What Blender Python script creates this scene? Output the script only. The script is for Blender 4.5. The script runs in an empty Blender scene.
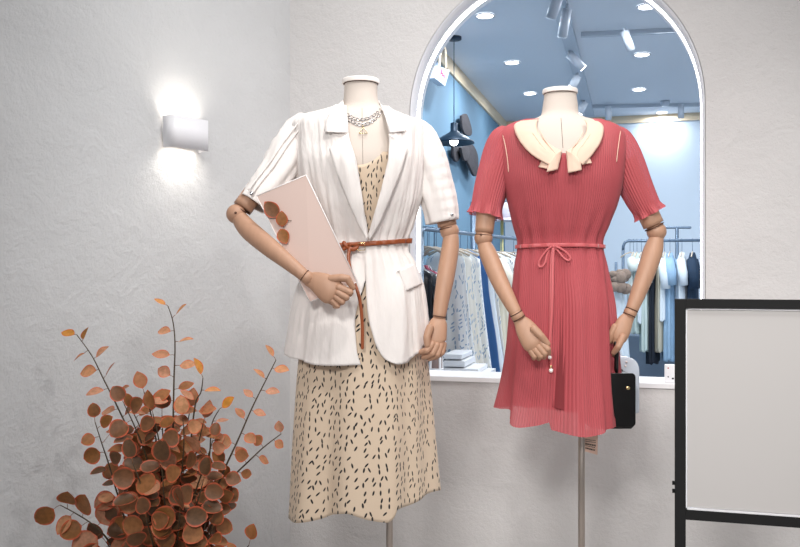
import bpy, bmesh, math, random
from mathutils import Vector, Matrix, noise
PI = math.pi
random.seed(7)
scn = bpy.context.scene
col = scn.collection
# ------------------------------------------------------------------ measuring frame
F = 860.0            # focal length in pixels of the 800x547 frame
TH = math.radians(15.6)
H = 1.15             # eye height
CX, CY = 400.0, 273.5
FW = Vector((-math.sin(TH), math.cos(TH), 0)); RT = Vector((math.cos(TH), math.sin(TH), 0))
D0 = 2.49            # distance of the dress forms
def toW(v): return RT * v[0] + FW * v[1] + Vector((0, 0, v[2]))
def ident(v): return Vector(v)
def P(px, py, d=0.0, D=D0):
    """point at distance D+d seen at pixel, in (right, distance, height) metres"""
    t = D + d
    return Vector(((px - CX) / F * t, t, H - (py - CY) / F * t))
def W(px, py, dist): return toW(P(px, py, 0, dist))
def ray(px, py): return RT * ((px - CX) / F) + FW + Vector((0, 0, -(py - CY) / F))
def onY(px, py, Y):
    r = ray(px, py); t = Y / r.y
    return Vector((r.x * t, Y, H + r.z * t))
def onZ(px, py, Z):
    r = ray(px, py); t = (Z - H) / r.z
    return Vector((r.x * t, r.y * t, Z))
def onX(px, py, X):
    r = ray(px, py); t = X / r.x
    return Vector((X, r.y * t, H + r.z * t))

# ------------------------------------------------------------------ materials
def lin(c):
    return tuple(((x / 255) / 12.92 if x <= 10 else (((x / 255) + .055) / 1.055) ** 2.4) for x in c)
def mat(name, rgb, rough=.6, metal=0, bump=0, bscale=200, sheen=0, emit=0, alpha=1, mottle=0, mscale=6, coat=0, trans=0, stretch=None):
    m = bpy.data.materials.new(name); m.use_nodes = True
    nt = m.node_tree; N = nt.nodes; L = nt.links; b = N['Principled BSDF']
    c = (*lin(rgb), 1)
    b.inputs['Base Color'].default_value = c
    b.inputs['Roughness'].default_value = rough; b.inputs['Metallic'].default_value = metal
    if sheen: b.inputs['Sheen Weight'].default_value = sheen; b.inputs['Sheen Roughness'].default_value = .5
    if coat: b.inputs['Coat Weight'].default_value = coat
    if trans: b.inputs['Transmission Weight'].default_value = trans
    if alpha < 1: b.inputs['Alpha'].default_value = alpha
    if emit:
        b.inputs['Emission Color'].default_value = c; b.inputs['Emission Strength'].default_value = emit
    if bump or mottle:
        tc = N.new('ShaderNodeTexCoord'); src = tc.outputs['Object']
        if stretch:
            mp = N.new('ShaderNodeMapping'); mp.inputs['Scale'].default_value = stretch
            L.new(src, mp.inputs['Vector']); src = mp.outputs['Vector']
    if bump:
        n = N.new('ShaderNodeTexNoise'); n.inputs['Scale'].default_value = bscale; n.inputs['Detail'].default_value = 4
        L.new(src, n.inputs['Vector'])
        bp = N.new('ShaderNodeBump'); bp.inputs['Strength'].default_value = bump; bp.inputs['Distance'].default_value = .004
        L.new(n.outputs['Fac'], bp.inputs['Height']); L.new(bp.outputs['Normal'], b.inputs['Normal'])
    if mottle:
        n = N.new('ShaderNodeTexNoise'); n.inputs['Scale'].default_value = mscale; n.inputs['Detail'].default_value = 5
        L.new(src, n.inputs['Vector'])
        mr = N.new('ShaderNodeMapRange'); mr.inputs['To Min'].default_value = 1 - mottle; mr.inputs['To Max'].default_value = 1 + mottle
        L.new(n.outputs['Fac'], mr.inputs['Value'])
        mx = N.new('ShaderNodeVectorMath'); mx.operation = 'SCALE'; mx.inputs[0].default_value = c[:3]
        L.new(mr.outputs['Result'], mx.inputs['Scale']); L.new(mx.outputs['Vector'], b.inputs['Base Color'])
    return m

def spot_mat(name, base, ink, scale=38, a=.10, b_=.26, ang=1.1, keep=1.0, rough=.8, alpha=1, jitter=.75):
    """cloth with short brush dashes, each at its own tilt; works on UV in metres"""
    m = mat(name, base, rough, sheen=.15)
    nt = m.node_tree; N = nt.nodes; L = nt.links; bs = N['Principled BSDF']
    uv = N.new('ShaderNodeUVMap')
    sc = N.new('ShaderNodeVectorMath'); sc.operation = 'SCALE'; sc.inputs['Scale'].default_value = scale
    L.new(uv.outputs['UV'], sc.inputs[0])
    vo = N.new('ShaderNodeTexVoronoi'); vo.voronoi_dimensions = '2D'; vo.inputs['Scale'].default_value = 1
    vo.inputs['Randomness'].default_value = jitter
    L.new(sc.outputs['Vector'], vo.inputs['Vector'])
    sub = N.new('ShaderNodeVectorMath'); sub.operation = 'SUBTRACT'
    L.new(sc.outputs['Vector'], sub.inputs[0]); L.new(vo.outputs['Position'], sub.inputs[1])
    sx = N.new('ShaderNodeSeparateColor'); L.new(vo.outputs['Color'], sx.inputs[0])
    an = N.new('ShaderNodeMapRange'); an.inputs['To Min'].default_value = -ang; an.inputs['To Max'].default_value = ang * .55
    L.new(sx.outputs['Red'], an.inputs['Value'])
    ro = N.new('ShaderNodeVectorRotate'); ro.rotation_type = 'Z_AXIS'
    L.new(sub.outputs['Vector'], ro.inputs['Vector']); L.new(an.outputs['Result'], ro.inputs['Angle'])
    dv = N.new('ShaderNodeVectorMath'); dv.operation = 'MULTIPLY'; dv.inputs[1].default_value = (1 / a, 1 / b_, 0)
    L.new(ro.outputs['Vector'], dv.inputs[0])
    ln = N.new('ShaderNodeVectorMath'); ln.operation = 'LENGTH'; L.new(dv.outputs['Vector'], ln.inputs[0])
    mr = N.new('ShaderNodeMapRange'); mr.inputs['From Min'].default_value = .85; mr.inputs['From Max'].default_value = 1.15
    mr.inputs['To Min'].default_value = 1; mr.inputs['To Max'].default_value = 0
    L.new(ln.outputs['Value'], mr.inputs['Value'])
    fac = mr.outputs['Result']
    if keep < 1:
        lt = N.new('ShaderNodeMath'); lt.operation = 'LESS_THAN'; lt.inputs[1].default_value = keep
        L.new(sx.outputs['Green'], lt.inputs[0])
        mu = N.new('ShaderNodeMath'); mu.operation = 'MULTIPLY'; L.new(fac, mu.inputs[0]); L.new(lt.outputs[0], mu.inputs[1]); fac = mu.outputs[0]
    mx = N.new('ShaderNodeMix'); mx.data_type = 'RGBA'
    mx.inputs['A'].default_value = (*lin(base), 1); mx.inputs['B'].default_value = (*lin(ink), 1)
    L.new(fac, mx.inputs['Factor']); L.new(mx.outputs['Result'], bs.inputs['Base Color'])
    return m

def stripe_mat(name, c1, c2, scale=25, dirn='X', rough=.8, tilt=0):
    m = mat(name, c1, rough)
    nt = m.node_tree; N = nt.nodes; L = nt.links; bs = N['Principled BSDF']
    uv = N.new('ShaderNodeUVMap'); mp = N.new('ShaderNodeMapping'); mp.inputs['Rotation'].default_value = (0, 0, tilt)
    L.new(uv.outputs['UV'], mp.inputs['Vector'])
    w = N.new('ShaderNodeTexWave'); w.bands_direction = dirn; w.inputs['Scale'].default_value = scale; w.inputs['Distortion'].default_value = 1.5
    L.new(mp.outputs['Vector'], w.inputs['Vector'])
    r = N.new('ShaderNodeValToRGB'); r.color_ramp.elements[0].position = .45; r.color_ramp.elements[1].position = .55
    r.color_ramp.elements[0].color = (*lin(c1), 1); r.color_ramp.elements[1].color = (*lin(c2), 1)
    L.new(w.outputs['Fac'], r.inputs['Fac']); L.new(r.outputs['Color'], bs.inputs['Base Color'])
    return m

def plaster(name, rgb, strength=.35):
    m = bpy.data.materials.new(name); m.use_nodes = True
    nt = m.node_tree; N = nt.nodes; L = nt.links; b = N['Principled BSDF']; b.inputs['Roughness'].default_value = .9
    tc = N.new('ShaderNodeTexCoord')
    n1 = N.new('ShaderNodeTexNoise'); n1.inputs['Scale'].default_value = 70; n1.inputs['Detail'].default_value = 6; n1.inputs['Roughness'].default_value = .7
    n2 = N.new('ShaderNodeTexNoise'); n2.inputs['Scale'].default_value = 9; n2.inputs['Detail'].default_value = 5; n2.inputs['Distortion'].default_value = 1.2
    n3 = N.new('ShaderNodeTexNoise'); n3.inputs['Scale'].default_value = 2.2; n3.inputs['Detail'].default_value = 6
    for n in (n1, n2, n3): L.new(tc.outputs['Object'], n.inputs['Vector'])
    ad = N.new('ShaderNodeMath'); ad.operation = 'MULTIPLY_ADD'; ad.inputs[1].default_value = 1.6
    L.new(n2.outputs['Fac'], ad.inputs[0]); L.new(n1.outputs['Fac'], ad.inputs[2])
    bp = N.new('ShaderNodeBump'); bp.inputs['Strength'].default_value = strength; bp.inputs['Distance'].default_value = .006
    L.new(ad.outputs[0], bp.inputs['Height']); L.new(bp.outputs['Normal'], b.inputs['Normal'])
    mr = N.new('ShaderNodeMapRange'); mr.inputs['From Min'].default_value = .3; mr.inputs['From Max'].default_value = .7
    mr.inputs['To Min'].default_value = .95; mr.inputs['To Max'].default_value = 1.04
    L.new(n3.outputs['Fac'], mr.inputs['Value'])
    mx = N.new('ShaderNodeVectorMath'); mx.operation = 'SCALE'; mx.inputs[0].default_value = lin(rgb)
    L.new(mr.outputs['Result'], mx.inputs['Scale']); L.new(mx.outputs['Vector'], b.inputs['Base Color'])
    return m

M = dict(
    wall=plaster('plaster wall', (214, 212, 211), .55),
    leftwall=plaster('plaster left wall', (210, 211, 212), .6),
    reveal=mat('painted reveal', (226, 228, 234), .5),
    sill=mat('white sill', (240, 240, 242), .35),
    floor=mat('pale floor', (205, 201, 198), .5, bump=.1, bscale=20, mottle=.06),
    bwall=mat('blue wall paint', (108, 142, 166), .75, bump=.05, bscale=40, mottle=.05, mscale=2),
    bback=mat('pale blue wall paint', (204, 216, 228), .8),
    bceil=mat('shop ceiling', (222, 227, 234), .85),
    bfloor=mat('shop floor', (168, 174, 182), .5),
    cream=mat('cove glow band', (238, 216, 184), .7),  # warm cove light put into the band's colour; it does not emit
    cab=mat('slate blue cabinet', (118, 134, 152), .5),
    led=mat('led strip', (255, 250, 245), .5, emit=7),
    lampw=mat('downlight lens', (255, 255, 255), .5, emit=9),
    warm=mat('lamp lens warm', (255, 240, 220), .5, emit=5),
    white=mat('white plastic', (235, 235, 238), .4),
    sconce=mat('white lacquer', (238, 238, 242), .4),
    track=mat('grey track metal', (192, 200, 210), .5),
    spot=mat('pale spotlight metal', (205, 212, 222), .45),
    dark=mat('dark metal', (32, 52, 70), .45, metal=.3),
    chrome=mat('brushed steel', (178, 168, 160), .35, metal=.85),
    chromeb=mat('blue grey steel', (104, 122, 142), .35, metal=.4),
    wood=mat('mannequin wood', (184, 143, 117), .5, bump=.06, bscale=40, mottle=.12, mscale=14, stretch=(6, 6, .8)),
    joint=mat('dark joint groove', (88, 58, 42), .7),
    linen=mat('cream linen cover', (214, 203, 193), .85, bump=.15, bscale=400),
    cap=mat('white neck cap', (245, 238, 232), .5),
    blazer=mat('off white linen', (238, 232, 228), .8, bump=.8, bscale=34, sheen=.2, stretch=(2.2, 2.2, .45), mottle=.05, mscale=30),
    dress=spot_mat('cream dash print', (216, 195, 171), (24, 24, 28), scale=53, a=.115, b_=.37, keep=.88, ang=.75),
    pink=mat('coral chiffon', (192, 83, 90), .62, sheen=.2, alpha=.84),
    pinklin=mat('coral lining', (124, 38, 44), .75),
    pinkrib=mat('coral ribbon', (200, 92, 96), .45, sheen=.3),
    collar=mat('cream organza', (240, 206, 184), .75, sheen=.2),
    belt=mat('tan leather', (150, 78, 42), .4),
    gold=mat('pale gold', (225, 200, 150), .25, metal=1),
    silver=mat('silver', (190, 190, 195), .25, metal=1),
    card=mat('blush card', (214, 190, 180), .6),
    cardedge=mat('card edge', (245, 240, 238), .6),
    blk=mat('black leather', (6, 7, 9), .32, bump=.1, bscale=300),
    frame=mat('black frame', (3, 3, 4), .8),
    panel=mat('grey panel', (190, 187, 185), .85),
    pearl=mat('pearl', (250, 240, 235), .2, coat=.6),
    whitebag=mat('glossy white vinyl', (222, 232, 244), .15, coat=.8),
    stem=mat('plant stem', (72, 56, 34), .6),
    soil=mat('soil', (50, 38, 30), .9, bump=.6, bscale=60),
    pot=mat('grey pot', (170, 168, 165), .7),
    tag=mat('blush tag', (224, 190, 172), .7),
    ink=mat('ink', (50, 42, 40), .8),
    pinkink=mat('pink ink', (200, 60, 110), .8),
    wing=mat('dark woven wing', (62, 58, 62), .8, bump=1, bscale=45, mottle=.35, mscale=60),
)

# leaf material: colours carried by the leaf itself (rim, blade, age)
def leaf_mat():
    m = mat('leaf', (120, 70, 40), .55)
    nt = m.node_tree; N = nt.nodes; L = nt.links; b = N['Principled BSDF']
    at = N.new('ShaderNodeAttribute'); at.attribute_name = 'leafdata'
    s = N.new('ShaderNodeSeparateColor'); L.new(at.outputs['Color'], s.inputs[0])
    ro = N.new('ShaderNodeValToRGB'); e = ro.color_ramp.elements           # blade colour by age
    e[0].position = 0; e[0].color = (*lin((98, 66, 38)), 1); e[1].position = 1; e[1].color = (*lin((204, 136, 46)), 1)
    for p_, c_ in ((.2, (124, 80, 48)), (.45, (146, 92, 40)), (.62, (182, 122, 84)), (.78, (212, 154, 124))):
        x = e.new(p_); x.color = (*lin(c_), 1)
    L.new(s.outputs['Green'], ro.inputs['Fac'])
    rr = N.new('ShaderNodeValToRGB'); e = rr.color_ramp.elements
    e[0].position = .76; e[0].color = (0, 0, 0, 1); e[1].position = 1.0; e[1].color = (1, 1, 1, 1)
    L.new(s.outputs['Red'], rr.inputs['Fac'])
    mx = N.new('ShaderNodeMix'); mx.data_type = 'RGBA'; mx.inputs['B'].default_value = (*lin((222, 96, 62)), 1)
    L.new(rr.outputs['Color'], mx.inputs['Factor']); L.new(ro.outputs['Color'], mx.inputs['A'])
    tc = N.new('ShaderNodeTexCoord'); n = N.new('ShaderNodeTexNoise'); n.inputs['Scale'].default_value = 90
    L.new(tc.outputs['Object'], n.inputs['Vector'])
    m2 = N.new('ShaderNodeMix'); m2.data_type = 'RGBA'; m2.blend_type = 'MULTIPLY'; m2.inputs['Factor'].default_value = .45
    cr = N.new('ShaderNodeValToRGB'); cr.color_ramp.elements[0].position = .35; cr.color_ramp.elements[1].position = .6
    cr.color_ramp.elements[0].color = (.45, .5, .35, 1)
    L.new(n.outputs['Fac'], cr.inputs['Fac']); L.new(mx.outputs['Result'], m2.inputs['A']); L.new(cr.outputs['Color'], m2.inputs['B'])
    L.new(m2.outputs['Result'], b.inputs['Base Color'])
    return m
M['leaf'] = leaf_mat()

# ------------------------------------------------------------------ object helpers
ORG = {}
def setp(o, label=None, cat=None, group=None, kind=None):
    if label: o['label'] = label
    if cat: o['category'] = cat
    if group: o['group'] = group
    if kind: o['kind'] = kind
    return o
def thing(name, loc, label, cat, group=None):
    o = bpy.data.objects.new(name, None); col.objects.link(o); o.empty_display_size = .05
    o.location = loc; ORG[o.name] = Vector(loc)
    return setp(o, label, cat, group)
def obj(name, geo, m, parent=None, xf=toW, smooth=True, label=None, cat=None, group=None, kind=None, thick=0, sub=0, attr=None, bevel=0):
    verts, faces = geo[0], geo[1]; uvs = geo[2] if len(geo) > 2 else None
    wv = [xf(v) for v in verts]
    if parent is not None: org = ORG[parent.name]
    else:
        xs = [v.x for v in wv]; ys = [v.y for v in wv]; zs = [v.z for v in wv]
        org = Vector(((min(xs) + max(xs)) / 2, (min(ys) + max(ys)) / 2, min(zs)))
    me = bpy.data.meshes.new(name); me.from_pydata([v - org for v in wv], [], faces); me.update()
    if uvs:
        ul = me.uv_layers.new(name='UVMap')
        for lp in me.loops: ul.data[lp.index].uv = uvs[lp.vertex_index]
    if attr:
        ca = me.color_attributes.new(name='leafdata', type='FLOAT_COLOR', domain='POINT')
        for i, c in enumerate(attr): ca.data[i].color = c
    bm = bmesh.new(); bm.from_mesh(me); bmesh.ops.recalc_face_normals(bm, faces=bm.faces); bm.to_mesh(me); bm.free()
    if smooth:
        for p in me.polygons: p.use_smooth = True
    me.materials.append(m)
    o = bpy.data.objects.new(name, me); col.objects.link(o); ORG[o.name] = org
    if parent is not None: o.parent = parent
    else: o.location = org
    if thick:
        s = o.modifiers.new('thickness', 'SOLIDIFY'); s.thickness = thick; s.offset = 0
    if bevel:
        s = o.modifiers.new('bevel', 'BEVEL'); s.width = bevel; s.segments = 3; s.limit_method = 'ANGLE'
    if sub:
        s = o.modifiers.new('sub', 'SUBSURF'); s.levels = s.render_levels = sub
    return setp(o, label, cat, group, kind)
def join(*geos):
    V, Fc, U = [], [], []; hasuv = all(len(g) > 2 and g[2] for g in geos)
    for g in geos:
        n = len(V); V += list(g[0]); Fc += [tuple(i + n for i in f) for f in g[1]]
        if hasuv: U += list(g[2])
    return (V, Fc, U) if hasuv else (V, Fc)
def box(x0, x1, y0, y1, z0, z1):
    v = [Vector((x, y, z)) for z in (z0, z1) for y in (y0, y1) for x in (x0, x1)]
    return v, [(0, 2, 3, 1), (4, 5, 7, 6), (0, 1, 5, 4), (2, 6, 7, 3), (0, 4, 6, 2), (1, 3, 7, 5)]
def rbox(x0, x1, y0, y1, z0, z1, r, n=5):
    """box with rounded vertical-plane corners (rounded in x,z), depth in y"""
    pts = []
    for cx, cz, a0 in ((x1 - r, z1 - r, 0), (x0 + r, z1 - r, PI / 2), (x0 + r, z0 + r, PI), (x1 - r, z0 + r, 1.5 * PI)):
        for k in range(n + 1):
            a = a0 + k / n * PI / 2; pts.append((cx + r * math.cos(a), cz + r * math.sin(a)))
    return prism(pts, y0, y1)
def prism(pts, y0, y1):
    n = len(pts)
    v = [Vector((x, y0, z)) for x, z in pts] + [Vector((x, y1, z)) for x, z in pts]
    f = [tuple(range(n)), tuple(range(2 * n - 1, n - 1, -1))] + [(i, (i + 1) % n, (i + 1) % n + n, i + n) for i in range(n)]
    return v, f
def grid(nu, nv, fn, closed=False, uvf=None, cap0=False, cap1=False):
    V, U, Fc = [], [], []
    cu = nu if closed else nu + 1
    for j in range(nv + 1):
        for i in range(cu):
            V.append(Vector(fn(i / nu, j / nv))); U.append(uvf(i / nu, j / nv) if uvf else (i / nu, j / nv))
    for j in range(nv):
        for i in range(nu):
            a = j * cu + i; b = j * cu + (i + 1) % cu; c = a + cu; d = b + cu
            Fc.append((a, b, d, c))
    if cap0: Fc.append(tuple(range(cu)))
    if cap1: Fc.append(tuple(range(nv * cu, (nv + 1) * cu)))
    return V, Fc, U
def interp(xs, ys, x):
    """smooth monotone-ish cubic interpolation"""
    n = len(xs)
    if x <= xs[0]: return ys[0]
    if x >= xs[-1]: return ys[-1]
    k = 0
    while x > xs[k + 1]: k += 1
    h = xs[k + 1] - xs[k]; t = (x - xs[k]) / h
    def slope(i):
        if i == 0 or i == n - 1: return 0 if n > 2 and i == 0 else ((ys[i] - ys[i - 1]) / (xs[i] - xs[i - 1]) if i else (ys[1] - ys[0]) / (xs[1] - xs[0]))
        a = (ys[i] - ys[i - 1]) / (xs[i] - xs[i - 1]); b = (ys[i + 1] - ys[i]) / (xs[i + 1] - xs[i])
        return 0 if a * b <= 0 else 2 * a * b / (a + b)
    m0, m1 = slope(k), slope(k + 1)
    t2, t3 = t * t, t * t * t
    return (2 * t3 - 3 * t2 + 1) * ys[k] + (t3 - 2 * t2 + t) * h * m0 + (-2 * t3 + 3 * t2) * ys[k + 1] + (t3 - t2) * h * m1
def smooth_pts(pts, k=6):
    """Catmull-Rom through tuples (any length)"""
    if len(pts) < 3: 
        return [tuple(a + (b - a) * i / k for a, b in zip(pts[0], pts[1])) for i in range(k + 1)]
    out = []; n = len(pts)
    for i in range(n - 1):
        p0 = pts[max(i - 1, 0)]; p1 = pts[i]; p2 = pts[i + 1]; p3 = pts[min(i + 2, n - 1)]
        for s in range(k):
            t = s / k
            out.append(tuple(.5 * ((2 * b) + (c - a) * t + (2 * a - 5 * b + 4 * c - d) * t * t + (3 * b - a - 3 * c + d) * t ** 3) for a, b, c, d in zip(p0, p1, p2, p3)))
    out.append(tuple(pts[-1])); return out
def tube(pts, rad, n=14, cap=True, fold=None, rnd=False, ref=(0, 1, 0), flat=1.0, uvR=None, closed=False):
    """pts: Vectors; rad: number or list; flat: ratio of the radius along the view to the in-picture radius"""
    pts = [Vector(p) for p in pts]; m = len(pts)
    if not isinstance(rad, (list, tuple)): rad = [rad] * m
    rad = list(rad); ref = Vector(ref)
    T = []
    for i in range(m):
        a = pts[(i - 1) % m] if closed else pts[max(i - 1, 0)]; b = pts[(i + 1) % m] if closed else pts[min(i + 1, m - 1)]
        T.append((b - a).normalized())
    if rnd:
        pre, post = [], []
        for k in range(1, 5):
            a = k / 4 * PI / 2
            pre.insert(0, (pts[0] - T[0] * rad[0] * math.sin(a), max(rad[0] * math.cos(a), 1e-5), T[0]))
            post.append((pts[-1] + T[-1] * rad[-1] * math.sin(a), max(rad[-1] * math.cos(a), 1e-5), T[-1]))
        pts = [p[0] for p in pre] + pts + [p[0] for p in post]; rad = [p[1] for p in pre] + rad + [p[1] for p in post]
        T = [p[2] for p in pre] + T + [p[2] for p in post]; m = len(pts)
    V, U, Fc = [], [], []; s = 0
    for i in range(m):
        t = T[i]; b = t.cross(ref)
        if b.length < 1e-3: b = t.cross(Vector((1, 0, 0)))
        b.normalize(); nn = b.cross(t).normalized()
        if i: s += (pts[i] - pts[i - 1]).length
        for j in range(n):
            a = 2 * PI * j / n; r = rad[i] + (fold(a, i / (m - 1)) if fold else 0)
            V.append(pts[i] + b * r * math.cos(a) + nn * r * flat * math.sin(a)); U.append((a * (uvR or rad[i]), s))
    for i in range(m if closed else m - 1):
        for j in range(n):
            a = i * n + j; b_ = i * n + (j + 1) % n; c = (i + 1) % m * n + j; d = (i + 1) % m * n + (j + 1) % n
            Fc.append((a, b_, d, c))
    if cap and not closed: Fc += [tuple(range(n)), tuple(range((m - 1) * n, m * n))]
    return V, Fc, U
def lathe(prof, c=(0, 0, 0), n=32):
    c = Vector(c); V = []; Fc = []; m = len(prof)
    for r, z in prof:
        for j in range(n):
            a = 2 * PI * j / n; V.append(c + Vector((r * math.cos(a), r * math.sin(a), z)))
    for i in range(m - 1):
        for j in range(n): Fc.append((i * n + j, i * n + (j + 1) % n, (i + 1) * n + (j + 1) % n, (i + 1) * n + j))
    Fc += [tuple(range(n)), tuple(range((m - 1) * n, m * n))]
    return V, Fc
def ball(c, r, n=20, sc=(1, 1, 1)):
    V, Fc = lathe([(max(r * math.sin(PI * k / 12), 1e-5), -r * math.cos(PI * k / 12)) for k in range(13)], (0, 0, 0), n)
    return [Vector((v.x * sc[0], v.y * sc[1], v.z * sc[2])) + Vector(c) for v in V], Fc

class Body:
    """closed loft about a standing figure; rings given as seen: (row, left column, right column, centre distance, half depth)"""
    def __init__(s, rings, e=.88, grow=0, wr=None):
        R = []
        for y, xl, xr, dc, hd in rings:
            a = P(xl, y, dc); b = P(xr, y, dc)
            R.append((-a.z, (a.x + b.x) / 2, (b.x - a.x) / 2 + grow, a.y, hd + grow))
        s.z = [r[0] for r in R]; s.c = [[r[k] for r in R] for k in range(1, 5)]; s.e = e; s.wr = wr
    def at(s, z): return [interp(s.z, c, -z) for c in s.c]
    def pt(s, th, z, off=0, fold=True):
        xc, hw, yc, hd = s.at(z); c, n = math.cos(th), math.sin(th)
        f = off + (s.wr(th, z) if (s.wr and fold) else 0)
        ce = math.copysign(abs(c) ** s.e, c); ne = math.copysign(abs(n) ** s.e, n)
        return Vector((xc + hw * ce + f * c, yc - hd * ne - f * n, z))
    def th(s, x, z):
        xc, hw, yc, hd = s.at(z); c = max(-.999, min(.999, (x - xc) / hw))
        c = math.copysign(abs(c) ** (1 / s.e), c); return math.acos(c)
    def surf(s, px, py, off=0):
        """point of the front surface seen at a pixel"""
        d = -.1
        for _ in range(6):
            p = P(px, py, d); q = s.pt(s.th(p.x, p.z), p.z, 0, False); d = q.y - D0
        p = P(px, py, d); t = s.th(p.x, p.z); q = s.pt(t, p.z, 0); d = q.y - D0 - off
        return P(px, py, d)
    def shell(s, ztop, zbot, nu=120, nv=60, t0=0, t1=2 * PI, off=0, closed=True, cap0=False, cap1=False, uvR=.15):
        def fn(u, v):
            th = t0 + (t1 - t0) * u; a = ztop(th) if callable(ztop) else ztop; b = zbot(th) if callable(zbot) else zbot
            return s.pt(th, a + (b - a) * v, off)
        def uv(u, v):
            p = fn(u, v); th = t0 + (t1 - t0) * u; return (th * uvR, p.z)
        return grid(nu, nv, fn, closed, uv, cap0, cap1)
def strip(A, B, nu, nv, fn, curve=True):
    """patch between two seen curves, laid on a surface by fn(px,py)"""
    k = 6
    a = smooth_pts(A, k) if curve else A; b = smooth_pts(B, k) if curve else B
    def samp(c, t):
        x = t * (len(c) - 1); i = min(int(x), len(c) - 2); f = x - i
        return tuple(p + (q - p) * f for p, q in zip(c[i], c[i + 1]))
    def g(u, v):
        p = samp(a, v); q = samp(b, v)
        return fn(p[0] + (q[0] - p[0]) * u, p[1] + (q[1] - p[1]) * u, u, v)
    return grid(nu, nv, g)
def nz(x, y, z=0): return noise.noise(Vector((x, y, z)))

# ------------------------------------------------------------------ camera
cam = bpy.data.cameras.new('camera'); cam.sensor_width = 36; cam.lens = F / 800 * 36; cam.clip_start = .05
co = bpy.data.objects.new('camera', cam); col.objects.link(co); co.location = (0, 0, H); co.rotation_euler = (PI / 2, 0, TH)
scn.camera = co

# ------------------------------------------------------------------ the setting
YW = 3.1; WT = .17
xa = onY(409.5, 300, YW).x; xb = onY(705.5, 300, YW).x; ac = (xa + xb) / 2; ar = (xb - xa) / 2
zs = onY(558, 108, YW).z
zsill = onY(430, 376, YW).z
XC = onY(290, 300, YW).x                                   # corner of the two display walls
arch = [(xa, zsill)] + [(xa, zsill + (zs - zsill) * k / 6) for k in range(1, 6)] + [(ac - ar * math.cos(PI * k / 48), zs + ar * math.sin(PI * k / 48)) for k in range(49)] + [(xb, zs - (zs - zsill) * k / 6) for k in range(1, 6)] + [(xb, zsill)]
ZT = 3.0; XR = 2.6
def archwall():
    V, Fc = [], []
    def q(*pts):
        n = len(V); V.extend(Vector(p) for p in pts); Fc.append(tuple(range(n, n + len(pts))))
    for y in (YW, YW + WT):
        q((XC - .2, y, 0), (xa, y, 0), (xa, y, ZT), (XC - .2, y, ZT)); q((xb, y, 0), (XR, y, 0), (XR, y, ZT), (xb, y, ZT))
        q((xa, y, 0), (xb, y, 0), (xb, y, zsill), (xa, y, zsill))
        for a, b in zip(arch, arch[1:]):
            if abs(a[0] - b[0]) > 1e-6: q((a[0], y, a[1]), (b[0], y, b[1]), (b[0], y, ZT), (a[0], y, ZT))
    return V, Fc
obj('wall_back', archwall(), M['wall'], xf=ident, smooth=False, kind='structure')
# lining of the arched opening
def lining(r0=0, y0=YW, y1=YW + WT, ins=.004):
    def off(p):
        if p[1] > zs: 
            v = Vector((p[0] - ac, p[1] - zs)); v *= (ar - ins) / ar; return (ac + v.x, zs + v.y)
        return (p[0] + (ins if p[0] < ac else -ins), p[1])
    pts = [off(p) for p in arch]
    return pts
win = thing('window_1', (ac, YW, zsill), 'arched opening in the plaster wall', 'window'); del win['label']; del win['category']; win['kind'] = 'structure'
lp = lining()
V = []; Fc = []
for (x, z) in lp: V += [Vector((x, YW - .001, z)), Vector((x, YW + WT + .001, z))]
for i in range(len(lp) - 1): Fc.append((2 * i, 2 * i + 1, 2 * i + 3, 2 * i + 2))
obj('window_lining', (V, Fc), M['reveal'], win, xf=ident, thick=.004)
obj('window_sill', box(xa + .001, xb - .001, YW - .012, YW + WT + .012, zsill - .016, zsill + .002), M['sill'], win, xf=ident, smooth=False, bevel=.002)
# light strip in the arch reveal
lp2 = lining(ins=.0065); V = []; Fc = []
for (x, z) in lp2: V += [Vector((x, YW + .09, z)), Vector((x, YW + .125, z))]
for i in range(len(lp2) - 1): Fc.append((2 * i, 2 * i + 1, 2 * i + 3, 2 * i + 2))
obj('arch_light_strip', (V, Fc), M['led'], xf=ident, thick=.003, label='thin glowing white light strip around the inside of the arched opening', cat='light strip')
# left display wall, meeting the arch wall at an obtuse angle
phi = math.atan((1020 - 400) / F) - TH
dl = Vector((-math.sin(phi), -math.cos(phi), 0)); nl = Vector((dl.y, -dl.x, 0))   # nl points away from the camera side
if nl.x > 0: nl = -nl
c0 = Vector((XC, YW, 0)); c1 = c0 + dl * 4.2
v = [c0, c1, c1 + nl * .12, c0 + nl * .12]; v = v + [p + Vector((0, 0, ZT)) for p in v]
obj('wall_left', (v, [(0, 1, 2, 3), (4, 5, 6, 7), (0, 1, 5, 4), (1, 2, 6, 5), (2, 3, 7, 6), (3, 0, 4, 7)]), M['leftwall'], xf=ident, smooth=False, kind='structure')
obj('floor', box(-4, 3.2, -1.5, YW, -.05, 0), M['floor'], xf=ident, smooth=False, kind='structure')
# shop beyond the arch
XL = onY(505, 122, 9.3).x; YB = 9.3; ZC = onY(505, 122, YB).z; XRR = 3.0; Y0 = YW + WT
obj('floor_shop', box(XL - .1, XRR + .1, YW + .001, YB + .1, -.05, 0), M['bfloor'], xf=ident, smooth=False, kind='structure').name = 'floor.001'
obj('ceiling', box(XL - .1, XRR + .1, Y0, YB + .1, ZC, ZC + .05), M['bceil'], xf=ident, smooth=False, kind='structure')
obj('wall_shop_left', box(XL - .1, XL, Y0, YB, 0, ZC), M['bwall'], xf=ident, smooth=False, kind='structure')
obj('wall_shop_back', box(XL - .1, XRR + .1, YB, YB + .1, 0, ZC), M['bback'], xf=ident, smooth=False, kind='structure')
obj('wall_shop_right', box(XRR, XRR + .1, Y0, YB, 0, ZC), M['bback'], xf=ident, smooth=False, kind='structure')
zb = onX(453, 77, XL).z
obj('cove_glow_band_1', box(XL, XL + .02, Y0, YB, zb, ZC), M['cream'], xf=ident, smooth=False, kind='structure')  # band tinted to stand for the warm cove light along the wall
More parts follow.
